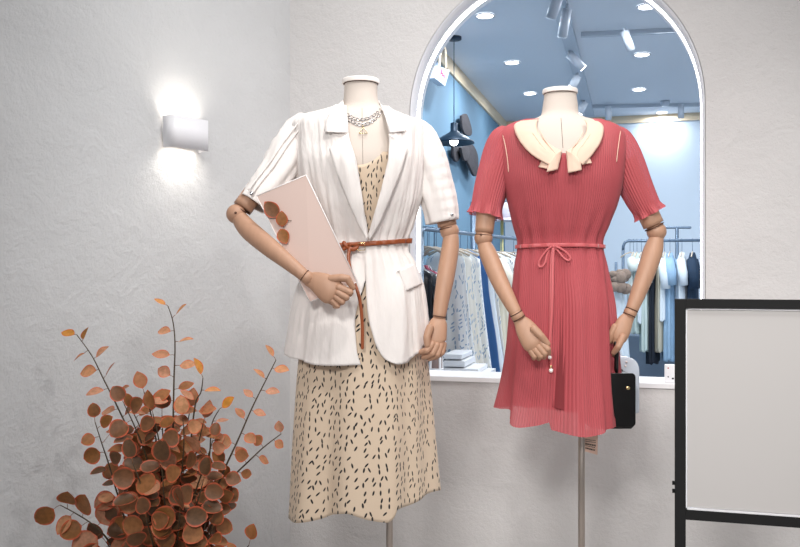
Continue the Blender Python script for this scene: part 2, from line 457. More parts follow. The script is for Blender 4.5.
obj('cove_glow_band_2', box(XL + .02, XRR, YB - .02, YB, ZC - .075, ZC), M['cream'], xf=ident, smooth=False, kind='structure')  # same painted cove glow across the far wall

# ------------------------------------------------------------------ lights
def area(name, loc, size, power, color, rot=(0, 0, 0), sizey=None, spread=None, disk=False):
    l = bpy.data.lights.new(name, 'AREA'); l.energy = power; l.color = color; l.size = size
    l.shape = 'DISK' if disk else ('RECTANGLE' if sizey else 'SQUARE')
    if sizey: l.size_y = sizey
    if spread: l.spread = spread
    o = bpy.data.objects.new(name, l); col.objects.link(o); o.location = loc; o.rotation_euler = rot; return o
def spotl(name, loc, target, power, color, ang=60, blend=.8, r=.06):
    l = bpy.data.lights.new(name, 'SPOT'); l.energy = power; l.color = color; l.spot_size = math.radians(ang); l.spot_blend = blend; l.shadow_soft_size = r
    o = bpy.data.objects.new(name, l); col.objects.link(o); o.location = loc
    o.rotation_euler = (Vector(target) - Vector(loc)).to_track_quat('-Z', 'Y').to_euler(); return o
CB = (.90, .95, 1.0)
DL = [('nearest the left rim of the arch', 485, 15), ('second from the left rim', 512, 62), ('just left of the coral form neck', 530, 93),
      ('at the upper right rim of the arch', 647, 6), ('beside the hanging grey spotlight', 642, 54), ('third down on the right side', 639, 89), ('lowest on the right, near the back wall', 662, 112)]
for where, px, py in DL:
    p = onZ(px, py, ZC)
    t = thing('ceiling_downlight', (p.x, p.y, ZC - .012), 'round white recessed downlight in the shop ceiling, ' + where, 'downlight', 'recessed downlights in the shop ceiling')
    obj('trim_ring', ([Vector((p.x, p.y, 0)) + Vector((r * math.cos(a), r * math.sin(a), z)) for r, z in ((.062, ZC - .001), (.066, ZC - .008), (.052, ZC - .008)) for a in [2 * PI * k / 28 for k in range(28)]],
        [(i * 28 + j, i * 28 + (j + 1) % 28, (i + 1) * 28 + (j + 1) % 28, (i + 1) * 28 + j) for i in range(2) for j in range(28)]), M['white'], t, xf=ident)
    obj('lens', lathe([(.001, ZC - .002), (.052, ZC - .002), (.052, ZC - .007), (.001, ZC - .009)], (p.x, p.y, 0), 28), M['lampw'], t, xf=ident)
    area('downlight', (p.x, p.y, ZC - .02), .11, 14 if py < 80 else 6, CB, disk=True)
area('shop_fill_light', (.9, 6.0, ZC - .03), 1.6, 55, CB, sizey=3.0)  # added fill for the whole shop, not one of its fixtures
spotl('shop_wall_fill', (1.0, 6.9, ZC - .15), (.75, 9.3, 1.3), 60, CB, 75, 1, .1)  # added spot without a fixture, brightens the lower far wall
WARM = (1, .97, .945)
spotl('display_spot', (-.15, 1.2, 2.95), toW(P(350, 330)), 50, WARM, 75)
spotl('display_spot', (.75, 1.35, 2.95), toW(P(560, 330)), 44, WARM, 75)
area('display_fill_light', (-.1, 1.9, 2.97), 1.0, 14, WARM, sizey=1.0)  # soft overhead fill, added to lift the walls; no fixture
spotl('corner_fill_spot', (-.45, 2.05, 2.95), (-1.35, 3.0, 1.7), 42, (1, .985, .97), 95, 1, .1)  # unseen spot added to brighten the corner of the two walls
spotl('front_fill_spot', (-.35, -.6, 2.3), (-.3, 3.1, .8), 190, WARM, 56, 1, .25)  # this and the next are unseen fills added to brighten the arch wall
spotl('front_fill_spot', (1.3, -.5, 2.3), (.6, 3.1, .35), 185, WARM, 50, 1, .25)
w = bpy.data.worlds.new('world'); scn.world = w; w.use_nodes = True
w.node_tree.nodes['Background'].inputs[0].default_value = (.97, .97, 1, 1); w.node_tree.nodes['Background'].inputs[1].default_value = .30

# ------------------------------------------------------------------ wall sconce
def onleft(px, py):
    r = ray(px, py); k = (c0 - Vector((0, 0, 0))).dot(nl) / r.dot(nl); p = r * k; return Vector((p.x, p.y, H + p.z))
pa = onleft(161, 135); pb = onleft(196, 135)
sc_c = (pa + pb) / 2 - nl * .0; hw_ = (pb - pa).length / 2
dist = (sc_c - Vector((0, 0, H))).dot(FW); hh = 15.5 / F * dist
def sw(v): return sc_c + (-dl) * v[0] + (-nl) * v[1] + Vector((0, 0, v[2]))
st = thing('wall_lamp', sc_c, 'white half-round up and down light mounted on the left plaster wall', 'wall lamp')
prof = [(-hw_, .012), (-hw_, .046), (-hw_ + .003, .054), (-hw_ + .01, .060), (-hw_ + .02, .062), (hw_ - .006, .062), (hw_, .058), (hw_, .012)]
def shade_geo():
    inner = [(x * .95, y - .006) for x, y in prof]
    V = [Vector((x, y, z)) for z in (-hh, hh) for x, y in prof] ; n = len(prof)
    return V, [(i, i + 1, i + 1 + n, i + n) for i in range(n - 1)]
obj('lamp_shade', shade_geo(), M['sconce'], st, xf=sw, thick=.004)
obj('bracket', box(-hw_ * .7, hw_ * .7, 0.0, .014, -hh * .7, hh * .7), M['white'], st, xf=sw, smooth=False)
obj('bulb_housing', box(-hw_ + .01, hw_ - .01, .014, .05, -.02, .02), M['white'], st, xf=sw, smooth=False)
for s, nm in ((1, 'up'), (-1, 'down')):
    obj('lens', box(-hw_ + .02, hw_ - .02, .018, .045, min(s * .021, s * .027), max(s * .021, s * .027)), M['warm'], st, xf=sw, smooth=False)
    ar_ = area('wall_lamp_light', sw((0, .034, s * .032)), hw_ * 1.7, .32, (1, .93, .84), sizey=.03, spread=math.radians(130))
    zx = Vector((0, 0, -s)); q = Matrix((-dl, zx.cross(-dl) * -1, -zx)).transposed()
    xx = -dl; zz = -Vector((0, 0, s)); yy = zz.cross(xx)
    ar_.rotation_euler = Matrix((xx, yy, zz)).transposed().to_euler()

# ------------------------------------------------------------------ mannequins
def neck_and_torso(t, rings, capx, capy, capd):
    B = Body(rings, e=.95)
    zt = P(0, rings[0][0]).z; zbm = P(0, rings[-1][0]).z
    obj('torso', B.shell(zt, zbm, 64, 70, cap0=True, cap1=True), M['linen'], t)
    c = P((capx[0] + capx[1]) / 2, 0, capd); r = (capx[1] - capx[0]) / 2 / F * (D0 + capd)
    z0 = P(0, capy[1], capd).z; z1 = P(0, capy[0], capd).z
    obj('neck_cap', lathe([(r * .98, z0), (r * 1.0, z0 + .001), (r * 1.0, z1 - .003), (r * .97, z1)], (c.x, c.y, 0), 48), M['cap'], t, smooth=False, bevel=.001)
    obj('neck_ring', lathe([(r * .93, z0 - .0012), (r * .93, z0)], (c.x, c.y, 0), 48), M['joint'], t)
    return B
def stand(t, px, ytop):
    c = P(px, 400, .02)
    obj('pole', tube([Vector((c.x, c.y, .03)), Vector((c.x, c.y, P(0, ytop).z))], .0098, 20), M['chrome'], t)
    obj('base_plate', lathe([(.15, 0.0), (.15, .008), (.14, .012), (.02, .014), (.016, .05)], (c.x, c.y, 0), 48), M['chrome'], t)
def seg(pts, k=5, n=20, rnd=True, flat=.95, ref=(0, 1, 0)):
    q = smooth_pts(pts, k)
    s = lambda d: (D0 + d) / F
    return tube([P(a, b, d) for a, b, r, d in q], [r * s(d) for a, b, r, d in q], n, rnd=rnd, flat=flat, ref=ref)
def groove(t, px, py, d, r, dirv):
    a = math.atan2(dirv[1], dirv[0]); u = (math.cos(a), math.sin(a))
    p0 = P(px - u[0] * .45, py - u[1] * .45, d); p1 = P(px + u[0] * .45, py + u[1] * .45, d)
    obj('joint_groove', tube([p0, p1], r * (D0 + d) / F, 20), M['joint'], t)
def hand(t, palm, fingers, flat=.5, n=22):
    """palm: (x,y,half width,d); fingers: lists of (x,y,r,d)"""
    h = obj('hand', seg(palm, 5, n, True, flat), M['wood'], t)
    for f in fingers:
        kind = 'finger'
        if f[0] == 'thumb': kind, f = 'thumb', f[1:]
        g = []
        for a, b in zip(f, f[1:]):
            g.append(seg([a, ((a[0] + b[0]) / 2, (a[1] + b[1]) / 2, (a[2] + b[2]) / 2 * 1.04, (a[3] + b[3]) / 2), b], 4, 12, True, 1.0))
        obj(kind, join(*g), M['wood'], h)
    return h
base1 = toW(P(389.5, 400)); base1.z = 0
m1 = thing('mannequin', base1, 'dress form with wooden jointed arms wearing the off-white blazer and holding a card panel', 'mannequin', 'dress forms with jointed wooden arms')
T1 = [(83, 344.5, 377.5, .0, .046), (95, 344, 377.5, .0, .047), (104, 343, 379, .0, .049), (109, 341, 382, .0, .052), (113, 332, 391, -.002, .060), (118, 316, 402, -.004, .070), (126, 303, 414, -.006, .082), (140, 301, 417, -.01, .092),
      (165, 304, 415, -.012, .104), (200, 311, 411, -.008, .095), (245, 323, 398, 0, .070), (290, 308, 414, .005, .095), (320, 304, 418, .005, .1), (335, 320, 405, .005, .08)]
neck_and_torso(m1, T1, (342, 379.5), (79.5, 84), 0)
obj('chest_seam', tube([Body(T1, e=.95).surf(362 + .1 * k, 108 + 6 * k, .0006) for k in range(12)], .0004, 6), M['joint'], m1)
stand(m1, 389.5, 325)
# left-hand (picture) arm, folded forward over the card
obj('upper_arm', seg([(285, 150, 11, -.01), (262, 182, 10.5, -.045), (242.5, 208, 10.2, -.075)], rnd=False), M['wood'], m1)
groove(m1, 242.0, 209.5, -.076, 9.6, (-.55, .83))
obj('elbow_joint', ball(P(236, 214, -.085), 9.8 / F * 2.4), M['wood'], m1)
obj('forearm', seg([(240, 219, 8.2, -.092), (249, 230, 9.9, -.11), (268, 246, 9.6, -.15), (289, 263, 7.6, -.185), (303, 274.5, 6.3, -.2)], rnd=True), M['wood'], m1)
obj('elbow_pin', ball(P(235.6, 212.8, -.085 - .0268), .0035), M['joint'], m1)
groove(m1, 304.5, 275.5, -.201, 6.8, (.8, .6))
obj('wrist_joint', ball(P(307, 277.5, -.202), 6.9 / F * 2.29), M['wood'], m1)
hand(m1, [(310, 279.5, 7.6, -.203), (317, 282, 10.5, -.207), (326, 287, 13.5, -.212), (333, 292.5, 13.5, -.215), (336, 295, 11.5, -.213)], [
    ['thumb', (331, 279, 4.2, -.215), (341, 277.8, 4, -.222), (347.5, 278.5, 3.6, -.223), (352.8, 287.5, 2.9, -.217)],
    [(339, 287.5, 4.2, -.222), (350, 292.3, 3.5, -.222), (350, 294, 2.9, -.2)],
    [(338, 292.5, 3.8, -.224), (346.5, 297.5, 3.2, -.226), (344, 299, 2.8, -.205)],
    [(336, 297, 3.6, -.222), (342.5, 302, 3, -.224), (340, 303, 2.7, -.205)],
    [(333, 301, 3.4, -.218), (337.5, 306, 2.8, -.22), (335, 306.5, 2.5, -.205)]], flat=.42)
# right-hand (picture) arm, hanging
obj('upper_arm', seg([(428, 160, 11, 0), (440, 195, 10.5, -.0), (447.5, 226, 9.6, -.0)], rnd=False), M['wood'], m1)
groove(m1, 448, 228, 0, 9.2, (.2, 1))
obj('elbow_joint', ball(P(449.5, 231, 0), 9.6 / F * D0), M['wood'], m1)
obj('forearm', seg([(451, 238, 8.0, -.005), (450, 250, 8.8, -.012), (446, 275, 8.9, -.03), (442, 298, 7.8, -.045), (439.5, 315, 6.6, -.055)], rnd=True), M['wood'], m1)
groove(m1, 439.3, 316.2, -.056, 6.7, (-.15, 1))
hand(m1, [(439.5, 318.5, 6.2, -.058), (438.5, 323, 8.8, -.062), (436.5, 332, 10.5, -.07), (436, 341, 10.3, -.075), (437, 345, 8.5, -.076)], [
    ['thumb', (430, 328, 4.2, -.09), (427, 337, 3.8, -.098), (427.5, 345, 3.2, -.1)],
    [(432, 344, 3.8, -.09), (427, 350.5, 3.4, -.1), (421.5, 352, 2.9, -.085)],
    [(436.5, 345.5, 3.9, -.086), (432.5, 353.5, 3.4, -.093), (424, 357, 2.9, -.08)],
    [(440.5, 345.5, 3.7, -.08), (437.5, 354.5, 3.3, -.088), (429.5, 358.5, 2.8, -.075)],
    [(443.5, 344.5, 3.4, -.072), (442, 352.5, 3.1, -.08), (435, 357.5, 2.7, -.068)]], flat=.55)

base2 = toW(P(581.5, 400)); base2.z = 0
m2 = thing('mannequin', base2, 'dress form with wooden jointed arms wearing the coral pleated dress in front of the arch', 'mannequin', 'dress forms with jointed wooden arms')
T2 = [(93, 544.5, 576, .0, .044), (105, 543, 577.5, .0, .046), (112, 542, 578, .0, .048), (117, 540, 580, .0, .052), (120, 531, 591, -.002, .060), (124, 514, 608, -.004, .068), (130, 507, 616, -.006, .078), (145, 506, 618, -.01, .09),
      (172, 509, 615, -.012, .100), (205, 514, 611, -.008, .088), (245, 525, 595, 0, .066), (290, 518, 605, .005, .085), (310, 516, 608, .005, .09), (322, 530, 598, .005, .075)]
B2 = neck_and_torso(m2, T2, (542.5, 577.5), (89.5, 94), 0)
obj('chest_seam', tube([B2.surf(561 + .2 * k, 118 + 3 * k, .0006) for k in range(11)], .0006, 6), M['joint'], m2)
stand(m2, 581.5, 312)
obj('upper_arm', seg([(495, 165, 11, 0), (488, 200, 10.3, -.01), (484, 233, 9.2, -.02)], rnd=False), M['wood'], m2)
groove(m2, 483.7, 235, -.02, 8.8, (-.1, 1))
obj('elbow_joint', ball(P(483.5, 238, -.02), 9.2 / F * 2.47), M['wood'], m2)
obj('elbow_pin', ball(P(481, 234.5, -.0455), .003), M['joint'], m2)
obj('forearm', seg([(485, 246, 7.5, -.025), (489, 256, 8.9, -.04), (499, 280, 8.7, -.08), (509, 300, 7.3, -.12), (515.5, 312, 6.1, -.14)], rnd=True), M['wood'], m2)
groove(m2, 516, 313.3, -.142, 6.7, (.5, .86))
obj('wrist_joint', ball(P(517.5, 316, -.143), 6.7 / F * 2.34), M['wood'], m2)
groove(m2, 519, 318.3, -.144, 6.7, (.5, .86))
hand(m2, [(520, 320.5, 6.7, -.146), (524, 326, 9.5, -.15), (529, 334, 11.5, -.157), (534, 342.5, 12, -.163), (536.5, 347, 10, -.163)], [
    ['thumb', (534, 329, 4.2, -.17), (541, 336, 3.8, -.178), (547.5, 344, 3.1, -.175)],
    [(541.5, 343, 4, -.17), (547.5, 349, 3.4, -.178), (548.5, 353, 2.9, -.165)],
    [(539, 347, 4, -.172), (544.5, 353.5, 3.4, -.178), (544, 357, 2.8, -.162)],
    [(535.5, 350, 3.8, -.17), (540.5, 356, 3.2, -.175), (539, 358.5, 2.7, -.16)],
    [(531, 350.5, 3.5, -.165), (534.5, 356.5, 3, -.17), (534, 358, 2.6, -.157)]], flat=.5)
obj('upper_arm', seg([(625, 160, 11, 0), (641, 198, 10.6, 0), (653.5, 225, 10.6, 0)], rnd=False), M['wood'], m2)
groove(m2, 654.3, 226.8, 0, 10.1, (.42, .9))
obj('elbow_joint', ball(P(656.5, 231.5, 0), 9.8 / F * D0), M['wood'], m2)
obj('forearm', seg([(656, 240, 7.5, -.003), (653, 251, 9.6, -.008), (646, 272, 9.2, -.02), (637.5, 295, 7.6, -.03), (632.5, 308, 6.5, -.035)], rnd=True), M['wood'], m2)
groove(m2, 631.8, 309.5, -.036, 6.6, (-.4, .9))
obj('wrist_joint', ball(P(630.3, 312.5, -.036), 6.6 / F * 2.455), M['wood'], m2)
groove(m2, 629.3, 315, -.036, 6.6, (-.4, .9))
hand(m2, [(628, 317.5, 6.5, -.037), (624.5, 323, 8.3, -.04), (621.5, 331, 8.8, -.045), (619.5, 338, 7.6, -.047), (618.5, 341, 6, -.047)], [
    ['thumb', (615, 327, 3.8, -.045), (611.5, 334, 3.4, -.045), (609.5, 341, 2.8, -.04)],
    [(622.5, 337, 3.8, -.062), (618.5, 346.5, 3.3, -.07), (613.8, 352.5, 2.7, -.055)],
    [(621.5, 337, 3.6, -.045), (618, 348, 3.2, -.045), (614, 354.5, 2.6, -.03)],
    [(620.5, 337, 3.4, -.03), (617, 347.5, 3, -.022), (613.5, 353, 2.5, -.012)],
    [(619, 335.5, 3.2, -.016), (615.5, 344.5, 2.8, -.006), (612.5, 349.5, 2.4, .002)]], flat=.6)

# ------------------------------------------------------------------ printed slip dress
def wr_slip(th, z):
    k = max(0, (P(0, 250).z - z)) / .75
    return .002 + .016 * k * math.sin(5 * th + 1.1 + 1.2 * nz(th * .8, z * 1.5)) + .007 * k * math.sin(11 * th + 2 * z) 
S1 = Body([(138, 320, 401, -.008, .095), (165, 309, 410, -.014, .108), (200, 312, 409, -.01, .100), (245, 322, 400, 0, .076), (290, 309, 414, .004, .1), (330, 303, 420, .004, .115), (362, 300, 424, .004, .122), (430, 295, 429, .004, .135), (490, 292, 433, .004, .148), (522, 290, 436, .004, .155)], e=.92, wr=wr_slip)
hemx = [288, 300, 320, 340, 352, 370, 385, 392, 396, 410, 425, 437]; hemy = [516, 520.5, 519, 513, 511, 517.5, 519, 514, 507, 505.5, 499, 490]
def zhem(th):
    c, n = math.cos(th), math.sin(th)
    px = 363 + 75 * c
    y = interp(hemx, hemy, px) if n > 0 else interp([-1, 1], [516, 490], c)
    return P(0, y, -.13 * max(n, 0)).z + .0 
def ztopslip(th):
    n = math.sin(th)
    if n > 0:
        # scooped neckline at the front, under the lapels
        return P(0, 166 - 14 * min(1, abs(math.cos(th)) * 2.2) ** 2, -.1).z
    return P(0, 168).z
sd = thing('slip_dress', base1 + Vector((0, 0, P(0, 517).z)), 'cream midi slip dress with black dash print worn under the off-white blazer', 'dress')
obj('dress_body', S1.shell(ztopslip, zhem, 220, 110, uvR=.19), M['dress'], sd, thick=.0015)
for x0, x1 in ((331, 334), (392, 389)):
    obj('shoulder_strap', tube([Body(T1, e=.95).surf(x0 + (x1 - x0) * k / 8, 117 + 38 * k / 8, .006) for k in range(9)], .003, 8), M['dress'], sd)

# ------------------------------------------------------------------ blazer
def wr_blz(th, z):
    y = CY + (H - z) / D0 * F
    kw = math.exp(-((y - 246) / 26) ** 2); kl = max(0, min(1, (y - 255) / 90))
    w = .0035 * kw * math.sin(26 * th + 3 * nz(th * 2, z * 3)) + .006 * kl * math.sin(7 * th + 1) + .0035 * kl * math.sin(15 * th + 2.2 * nz(th, z * 2))
    w += .006 * nz(th * 5, z * 5, 3) + .004 * nz(th * 14, z * 6, 9) + .0025 * nz(th * 30, z * 9, 2)
    return .006 + w
BR = [(101, 343, 380, .006, .052), (107, 337, 385, .004, .058), (112, 322, 392, 0, .070), (116, 306, 402, -.004, .080), (121, 297, 414, -.006, .09), (127, 294.5, 422, -.008, .098), (145, 296, 423, -.012, .108), (165, 298, 422, -.016, .118),
      (200, 305, 418, -.012, .112), (225, 313, 410, -.004, .098), (242, 317.5, 404, 0, .088), (249, 317.5, 404.5, 0, .088), (262, 311, 412, .002, .098), (285, 301, 421, .004, .115), (310, 294, 424, .004, .127), (345, 288, 426, .004, .137), (366, 285, 427, .004, .142)]
BZ = Body(BR, e=.9, wr=wr_blz)
ELy = [100, 120, 135, 165, 200, 239, 262, 285, 300, 320, 350, 364]; ELx = [347, 348, 349, 357, 362, 368, 368, 364, 359, 355, 357, 361]
ERy = [100, 116, 130, 160, 200, 236, 246, 262, 290, 316, 337, 350, 358, 363]; ERx = [379, 383, 387, 388, 378, 368, 365, 365, 366, 368, 373, 378, 384, 393]
def edge_th(ys, xs, y, z):
    d = BZ.at(z); q = P(interp(ys, xs, y), y, d[2] - D0 - d[3]); return BZ.th(q.x, z)
def blz():
    nu, nv = 200, 120; y0 = 103
    def ybot(u):
        # u 0 right front edge .. 1 left front edge
        return interp([0, .02, .045, .07, .12, .17, .24, .5, .76, .84, .92, 1], [363, 362.5, 361, 358, 351, 343.5, 343, 344, 351, 357, 363, 363.5], u)
    def fn(u, v):
        y = y0 + (ybot(u) - y0) * v; z = P(0, y, -.1 * max(0, 1 - 4 * min(u, 1 - u))).z
        ya = CY + (H - z) / (D0 - .1) * F
        a = edge_th(ERy, ERx, ya, z); b = edge_th(ELy, ELx, ya, z) - 2 * PI
        return BZ.pt(a + (b - a) * u, z, .005 * max(0, 1 - u * 5))
    return grid(nu, nv, fn)
bz = thing('blazer', base1 + Vector((0, 0, P(0, 363).z)), 'off-white short-sleeved blazer on the dress form beside the plaster wall', 'blazer')
obj('blazer_body', blz(), M['blazer'], bz, thick=.0025)
def on_bz(off): return lambda x, y, u, v: BZ.surf(x, y, off + .003 * math.sin(PI * u) + .007 * u)
obj('lapel', strip([(347, 134), (349, 143), (357, 165), (362, 195), (365, 220), (368, 239)], [(342, 137), (329, 149), (337, 175), (348, 202), (358, 224), (367, 240)], 8, 30, on_bz(.010), False), M['blazer'], bz, thick=.003)
obj('lapel', strip([(389, 134), (389, 143), (388, 160), (381, 190), (374, 215), (368, 237)], [(394, 138), (408, 149), (400, 174), (390, 199), (380, 222), (370, 240)], 8, 30, on_bz(.014), False), M['blazer'], bz, thick=.003)
obj('collar', strip([(343, 100), (345, 110), (346.5, 122), (347.5, 133)], [(341, 102), (330, 113), (325.5, 123), (324.5, 132)], 8, 20, on_bz(.008)), M['blazer'], bz, thick=.003)
obj('collar', strip([(379.5, 103), (384, 114), (387, 124), (389, 133)], [(382, 106), (395, 115), (402, 123), (406.5, 131)], 8, 20, on_bz(.008)), M['blazer'], bz, thick=.003)
# collar band behind the neck
obj('collar_band', grid(30, 5, lambda u, v: BZ.pt(-.25 - 2.65 * u, P(0, 108 - 9 * v).z, .004 - .006 * v, False)), M['blazer'], bz, thick=.003)
# pocket flap
obj('pocket_flap', strip([(398, 271), (402, 281), (406, 291)], [(414, 263.5), (419, 274), (422, 284)], 8, 8, on_bz(.010)), M['blazer'], bz, thick=.003)
obj('pocket_welt', tube([BZ.surf(397 + 17.5 * k / 8, 271.5 - 8.2 * k / 8, .014) for k in range(9)], .0018, 8), M['blazer'], bz)
# sleeves
def sleeve(path, wr, n=72, k=8, flat=.95):
    q = smooth_pts(path, k)
    return tube([P(a, b, d) for a, b, r, d in q], [r * (D0 + d) / F for a, b, r, d in q], n, cap=False, fold=wr, flat=flat)
def wrL(a, t): return .0035 * math.sin(60 * t + 2 * math.sin(3 * a)) * max(0, math.cos(a - 2.4)) ** 2 + .0035 * math.sin(9 * a + 2 * nz(a, t * 3)) * (1 - t * .6) + .006 * nz(math.cos(a) * 2, math.sin(a) * 2, t * 5) + .0022 * max(0, math.cos(a - 2.0)) ** 4 * math.sin(t * 95) * 2
sl = obj('sleeve', sleeve([(311, 127, 12, .0), (303, 131, 17, -.0), (294, 145, 19.5, -.008), (279, 170, 18.5, -.03), (264, 190, 17, -.055), (253, 204, 14.5, -.07)], wrL), M['blazer'], bz, thick=.002)
sr = obj('sleeve', sleeve([(406, 130, 13, .0), (413, 135, 17.5, .0), (422, 149, 19, .0), (431, 172, 18.2, .0), (438, 198, 17.3, 0), (442.5, 222, 15.5, 0)], lambda a, t: .003 * math.sin(8 * a + 1 + 2 * nz(a, t * 3, 4)) + .005 * nz(math.cos(a) * 2, math.sin(a) * 2, t * 5 + 7) + .002 * math.sin(t * 80) * max(0, math.cos(a + .9)) ** 3), M['blazer'], bz, thick=.002)
for off in (0, 4.5):
    q = smooth_pts([(299 + off, 122 + off * .4, -.05), (285 + off, 140 + off * .5, -.06), (270 + off, 162 + off * .6, -.075), (255 + off, 181 + off * .6, -.095), (248 + off, 190 + off * .6, -.105)], 6)
    obj('sleeve_cord', tube([P(a, b, d - .010 + .0015 * math.sin(i * 1.9)) for i, (a, b, d) in enumerate(q)], .0023, 8), M['blazer'], sl)
obj('sleeve_button', ball(P(251.5, 193.5, -.118), .0055, 16, (1, .5, 1)), M['silver'], sl)
obj('sleeve_button', ball(P(452, 214.5, -.047), .0045, 16, (1, .5, 1)), M['silver'], sr)

# ------------------------------------------------------------------ belt
bt = thing('leather_belt', base1 + Vector((0, 0, P(0, 250).z)), 'thin tan leather belt tied round the waist of the off-white blazer, its end hanging', 'belt')
def bz_belt(u, v):
    th = 2 * PI * u; c = math.cos(th)
    y = 244.3 - 3.6 * c - 2.3 + 4.6 * v
    return BZ.pt(th, P(0, y, -.09 * max(0, math.sin(th))).z, .012)
obj('strap', grid(120, 3, bz_belt, True), M['belt'], bt, thick=.003)
def sf(x, y, o): return BZ.surf(x, y, o)
obj('buckle', tube([sf(x, y, .02) for x, y in ((357.5, 243.5), (364.5, 242.8), (365, 250), (358, 250.6))], .0013, 8, closed=True), M['gold'], bt)
obj('knot', join(tube([sf(x, y, .021) for x, y in smooth_pts([(344, 243), (348, 247), (353, 249.5), (357, 247)], 4)], .006, 10, rnd=True, flat=.6),
                 tube([sf(x, y, .021) for x, y in smooth_pts([(344, 249), (348, 246), (352, 244), (357, 245)], 4)], .0055, 10, rnd=True, flat=.6)), M['belt'], bt)
obj('belt_end', tube([P(x, y, d) for x, y, d in smooth_pts([(350, 248, -.118), (348.5, 256, -.122), (350, 268, -.128), (353.5, 280, -.14), (358, 293, -.15), (361, 308, -.15), (362.3, 328, -.148), (362.3, 348, -.148)], 6)], .0045, 10, rnd=True, flat=.45), M['belt'], bt)

# ------------------------------------------------------------------ necklace
nk = thing('necklace', toW(P(362, 133, -.05)), 'double silver chain necklace with a small triangle pendant on the neck of the blazer form', 'necklace')
def link(c, tdir, r, rot):
    t = tdir.normalized(); up = Vector((0, 1, 0)) if rot else Vector((0, 0, 1)); b = t.cross(up).normalized(); nn = b
    pts = [c + t * r * 1.35 * math.cos(a) + (b if rot else t.cross(b)) * r * .8 * math.sin(a) for a in [2 * PI * k / 10 for k in range(10)]]
    return tube(pts, r * .24, 6, closed=True, ref=(.3, .2, .9))
NB = Body(T1, e=.95)
for rows in ([(343, 109), (347, 114), (353, 118), (361, 119.5), (369, 118), (376, 114), (381, 108)], [(343, 113), (348, 119), (355, 123), (362, 125), (370, 122.5), (377, 117.5), (382.5, 111)]):
    q = [NB.surf(x, y, .004) for x, y in smooth_pts(rows, 2)]
    obj('chain', join(*[link((a + b) / 2, b - a, .0046, i % 2 == 0) for i, (a, b) in enumerate(zip(q, q[1:]))]), M['silver'], nk)
obj('pendant', join(tube([NB.surf(x, y, .006) for x, y in ((363, 127), (359, 133.3), (367.2, 133.3))], .0016, 8, closed=True), tube([NB.surf(363, 125, .006), NB.surf(363, 128, .006)], .001, 6)), M['gold'], nk)

# ------------------------------------------------------------------ card panel held by the arm, with leaves on it
cd = [P(306, 175, -.155), P(357, 282, -.165), P(310, 302, -.160), P(256.5, 196, -.140)]
nrm = (cd[1] - cd[0]).cross(cd[3] - cd[0]).normalized()
if nrm.y > 0: nrm = -nrm
pn = thing('card_panel', toW((cd[1] + cd[2]) / 2), 'blush rectangular card panel tucked under the wooden forearm in front of the blazer', 'card')
V = [c for c in cd] + [c - nrm * .005 for c in cd]
obj('card_sheet', (V, [(0, 1, 2, 3), (4, 5, 6, 7), (0, 1, 5, 4), (1, 2, 6, 5), (2, 3, 7, 6), (3, 0, 4, 7)]), M['card'], pn, smooth=False)
obj('edge_binding', join(tube([cd[0], cd[1]], .0016, 8), tube([cd[0], cd[3]], .0014, 8), tube([cd[2], cd[1]], .0012, 8), tube([cd[3], cd[2]], .0012, 8)), M['cardedge'], pn)

# ------------------------------------------------------------------ leaves and plant
def leaf(base, tip, nrm, width, age, point=.3, cup=.15, n=9, m=8):
    """round leaf from base to tip; returns verts, faces, attribute"""
    ax = tip - base; L_ = ax.length; ax.normalize(); nrm = (nrm - ax * nrm.dot(ax))
    if nrm.length < 1e-4: nrm = Vector((0, 0, 1)) - ax * ax.z
    nrm.normalize(); sd = ax.cross(nrm)
    V, Fc, A = [], [], []
    for i in range(n + 1):
        t = i / n
        w = width / 2 * math.sin(PI * t ** (.86 + point * .05)) ** (.55 + point * .45) if 0 < t < 1 else 0
        for j in range(m + 1):
            s = -1 + 2 * j / m
            V.append(base + ax * L_ * t + sd * (w * s) + nrm * (cup * width * (s * s * .5 * (w / (width / 2 + 1e-6))) + cup * L_ * .7 * -(t - .45) ** 2))
            e = max(abs(s), abs(t - .5) * 2) if w > 0 else 1
            A.append((e, age, 0, 1))
    for i in range(n):
        for j in range(m):
            a = i * (m + 1) + j; Fc.append((a, a + 1, a + m + 2, a + m + 1))
    return V, Fc, A
def leaves_obj(name, L_, parent, **k):
    V, Fc, A = [], [], []
    for v, f, a in L_:
        n = len(V); V += v; Fc += [tuple(i + n for i in q) for q in f]; A += a
    return obj(name, (V, Fc), M['leaf'], parent, attr=A, **k)
nd = -nrm
sp_o = nrm * .006
def cardpt(x, y, up=0):
    # on the card's plane
    r = P(x, y, 0) ; o = Vector((0, 0, H)); dirv = r - o; k = (cd[0] - o).dot(nrm) / dirv.dot(nrm); return o + dirv * k + nrm * up
sg = thing('leaf_sprig', toW(cardpt(283, 244)), 'sprig of three dry brown eucalyptus leaves lying on the blush card panel', 'leaf sprig')
obj('twig', tube([cardpt(x, y, .005) for x, y in smooth_pts([(268, 203), (276, 211), (284, 219), (292, 221)], 4)] , .0009, 8), M['stem'], sg)
obj('twig', tube([cardpt(x, y, .005) for x, y in smooth_pts([(277, 212), (283, 222), (285, 232)], 4)] , .0009, 8), M['stem'], sg)
for (b, t_, w_, ag) in (((279, 217), (266, 202), .043, .2), ((283, 227), (283, 211), .034, .5), ((281, 229), (288, 244), .036, .45)):
    leaves_obj('leaf', [leaf(cardpt(*b, .010), cardpt(*t_, .016), nrm, w_, ag, .5, .1)], sg)

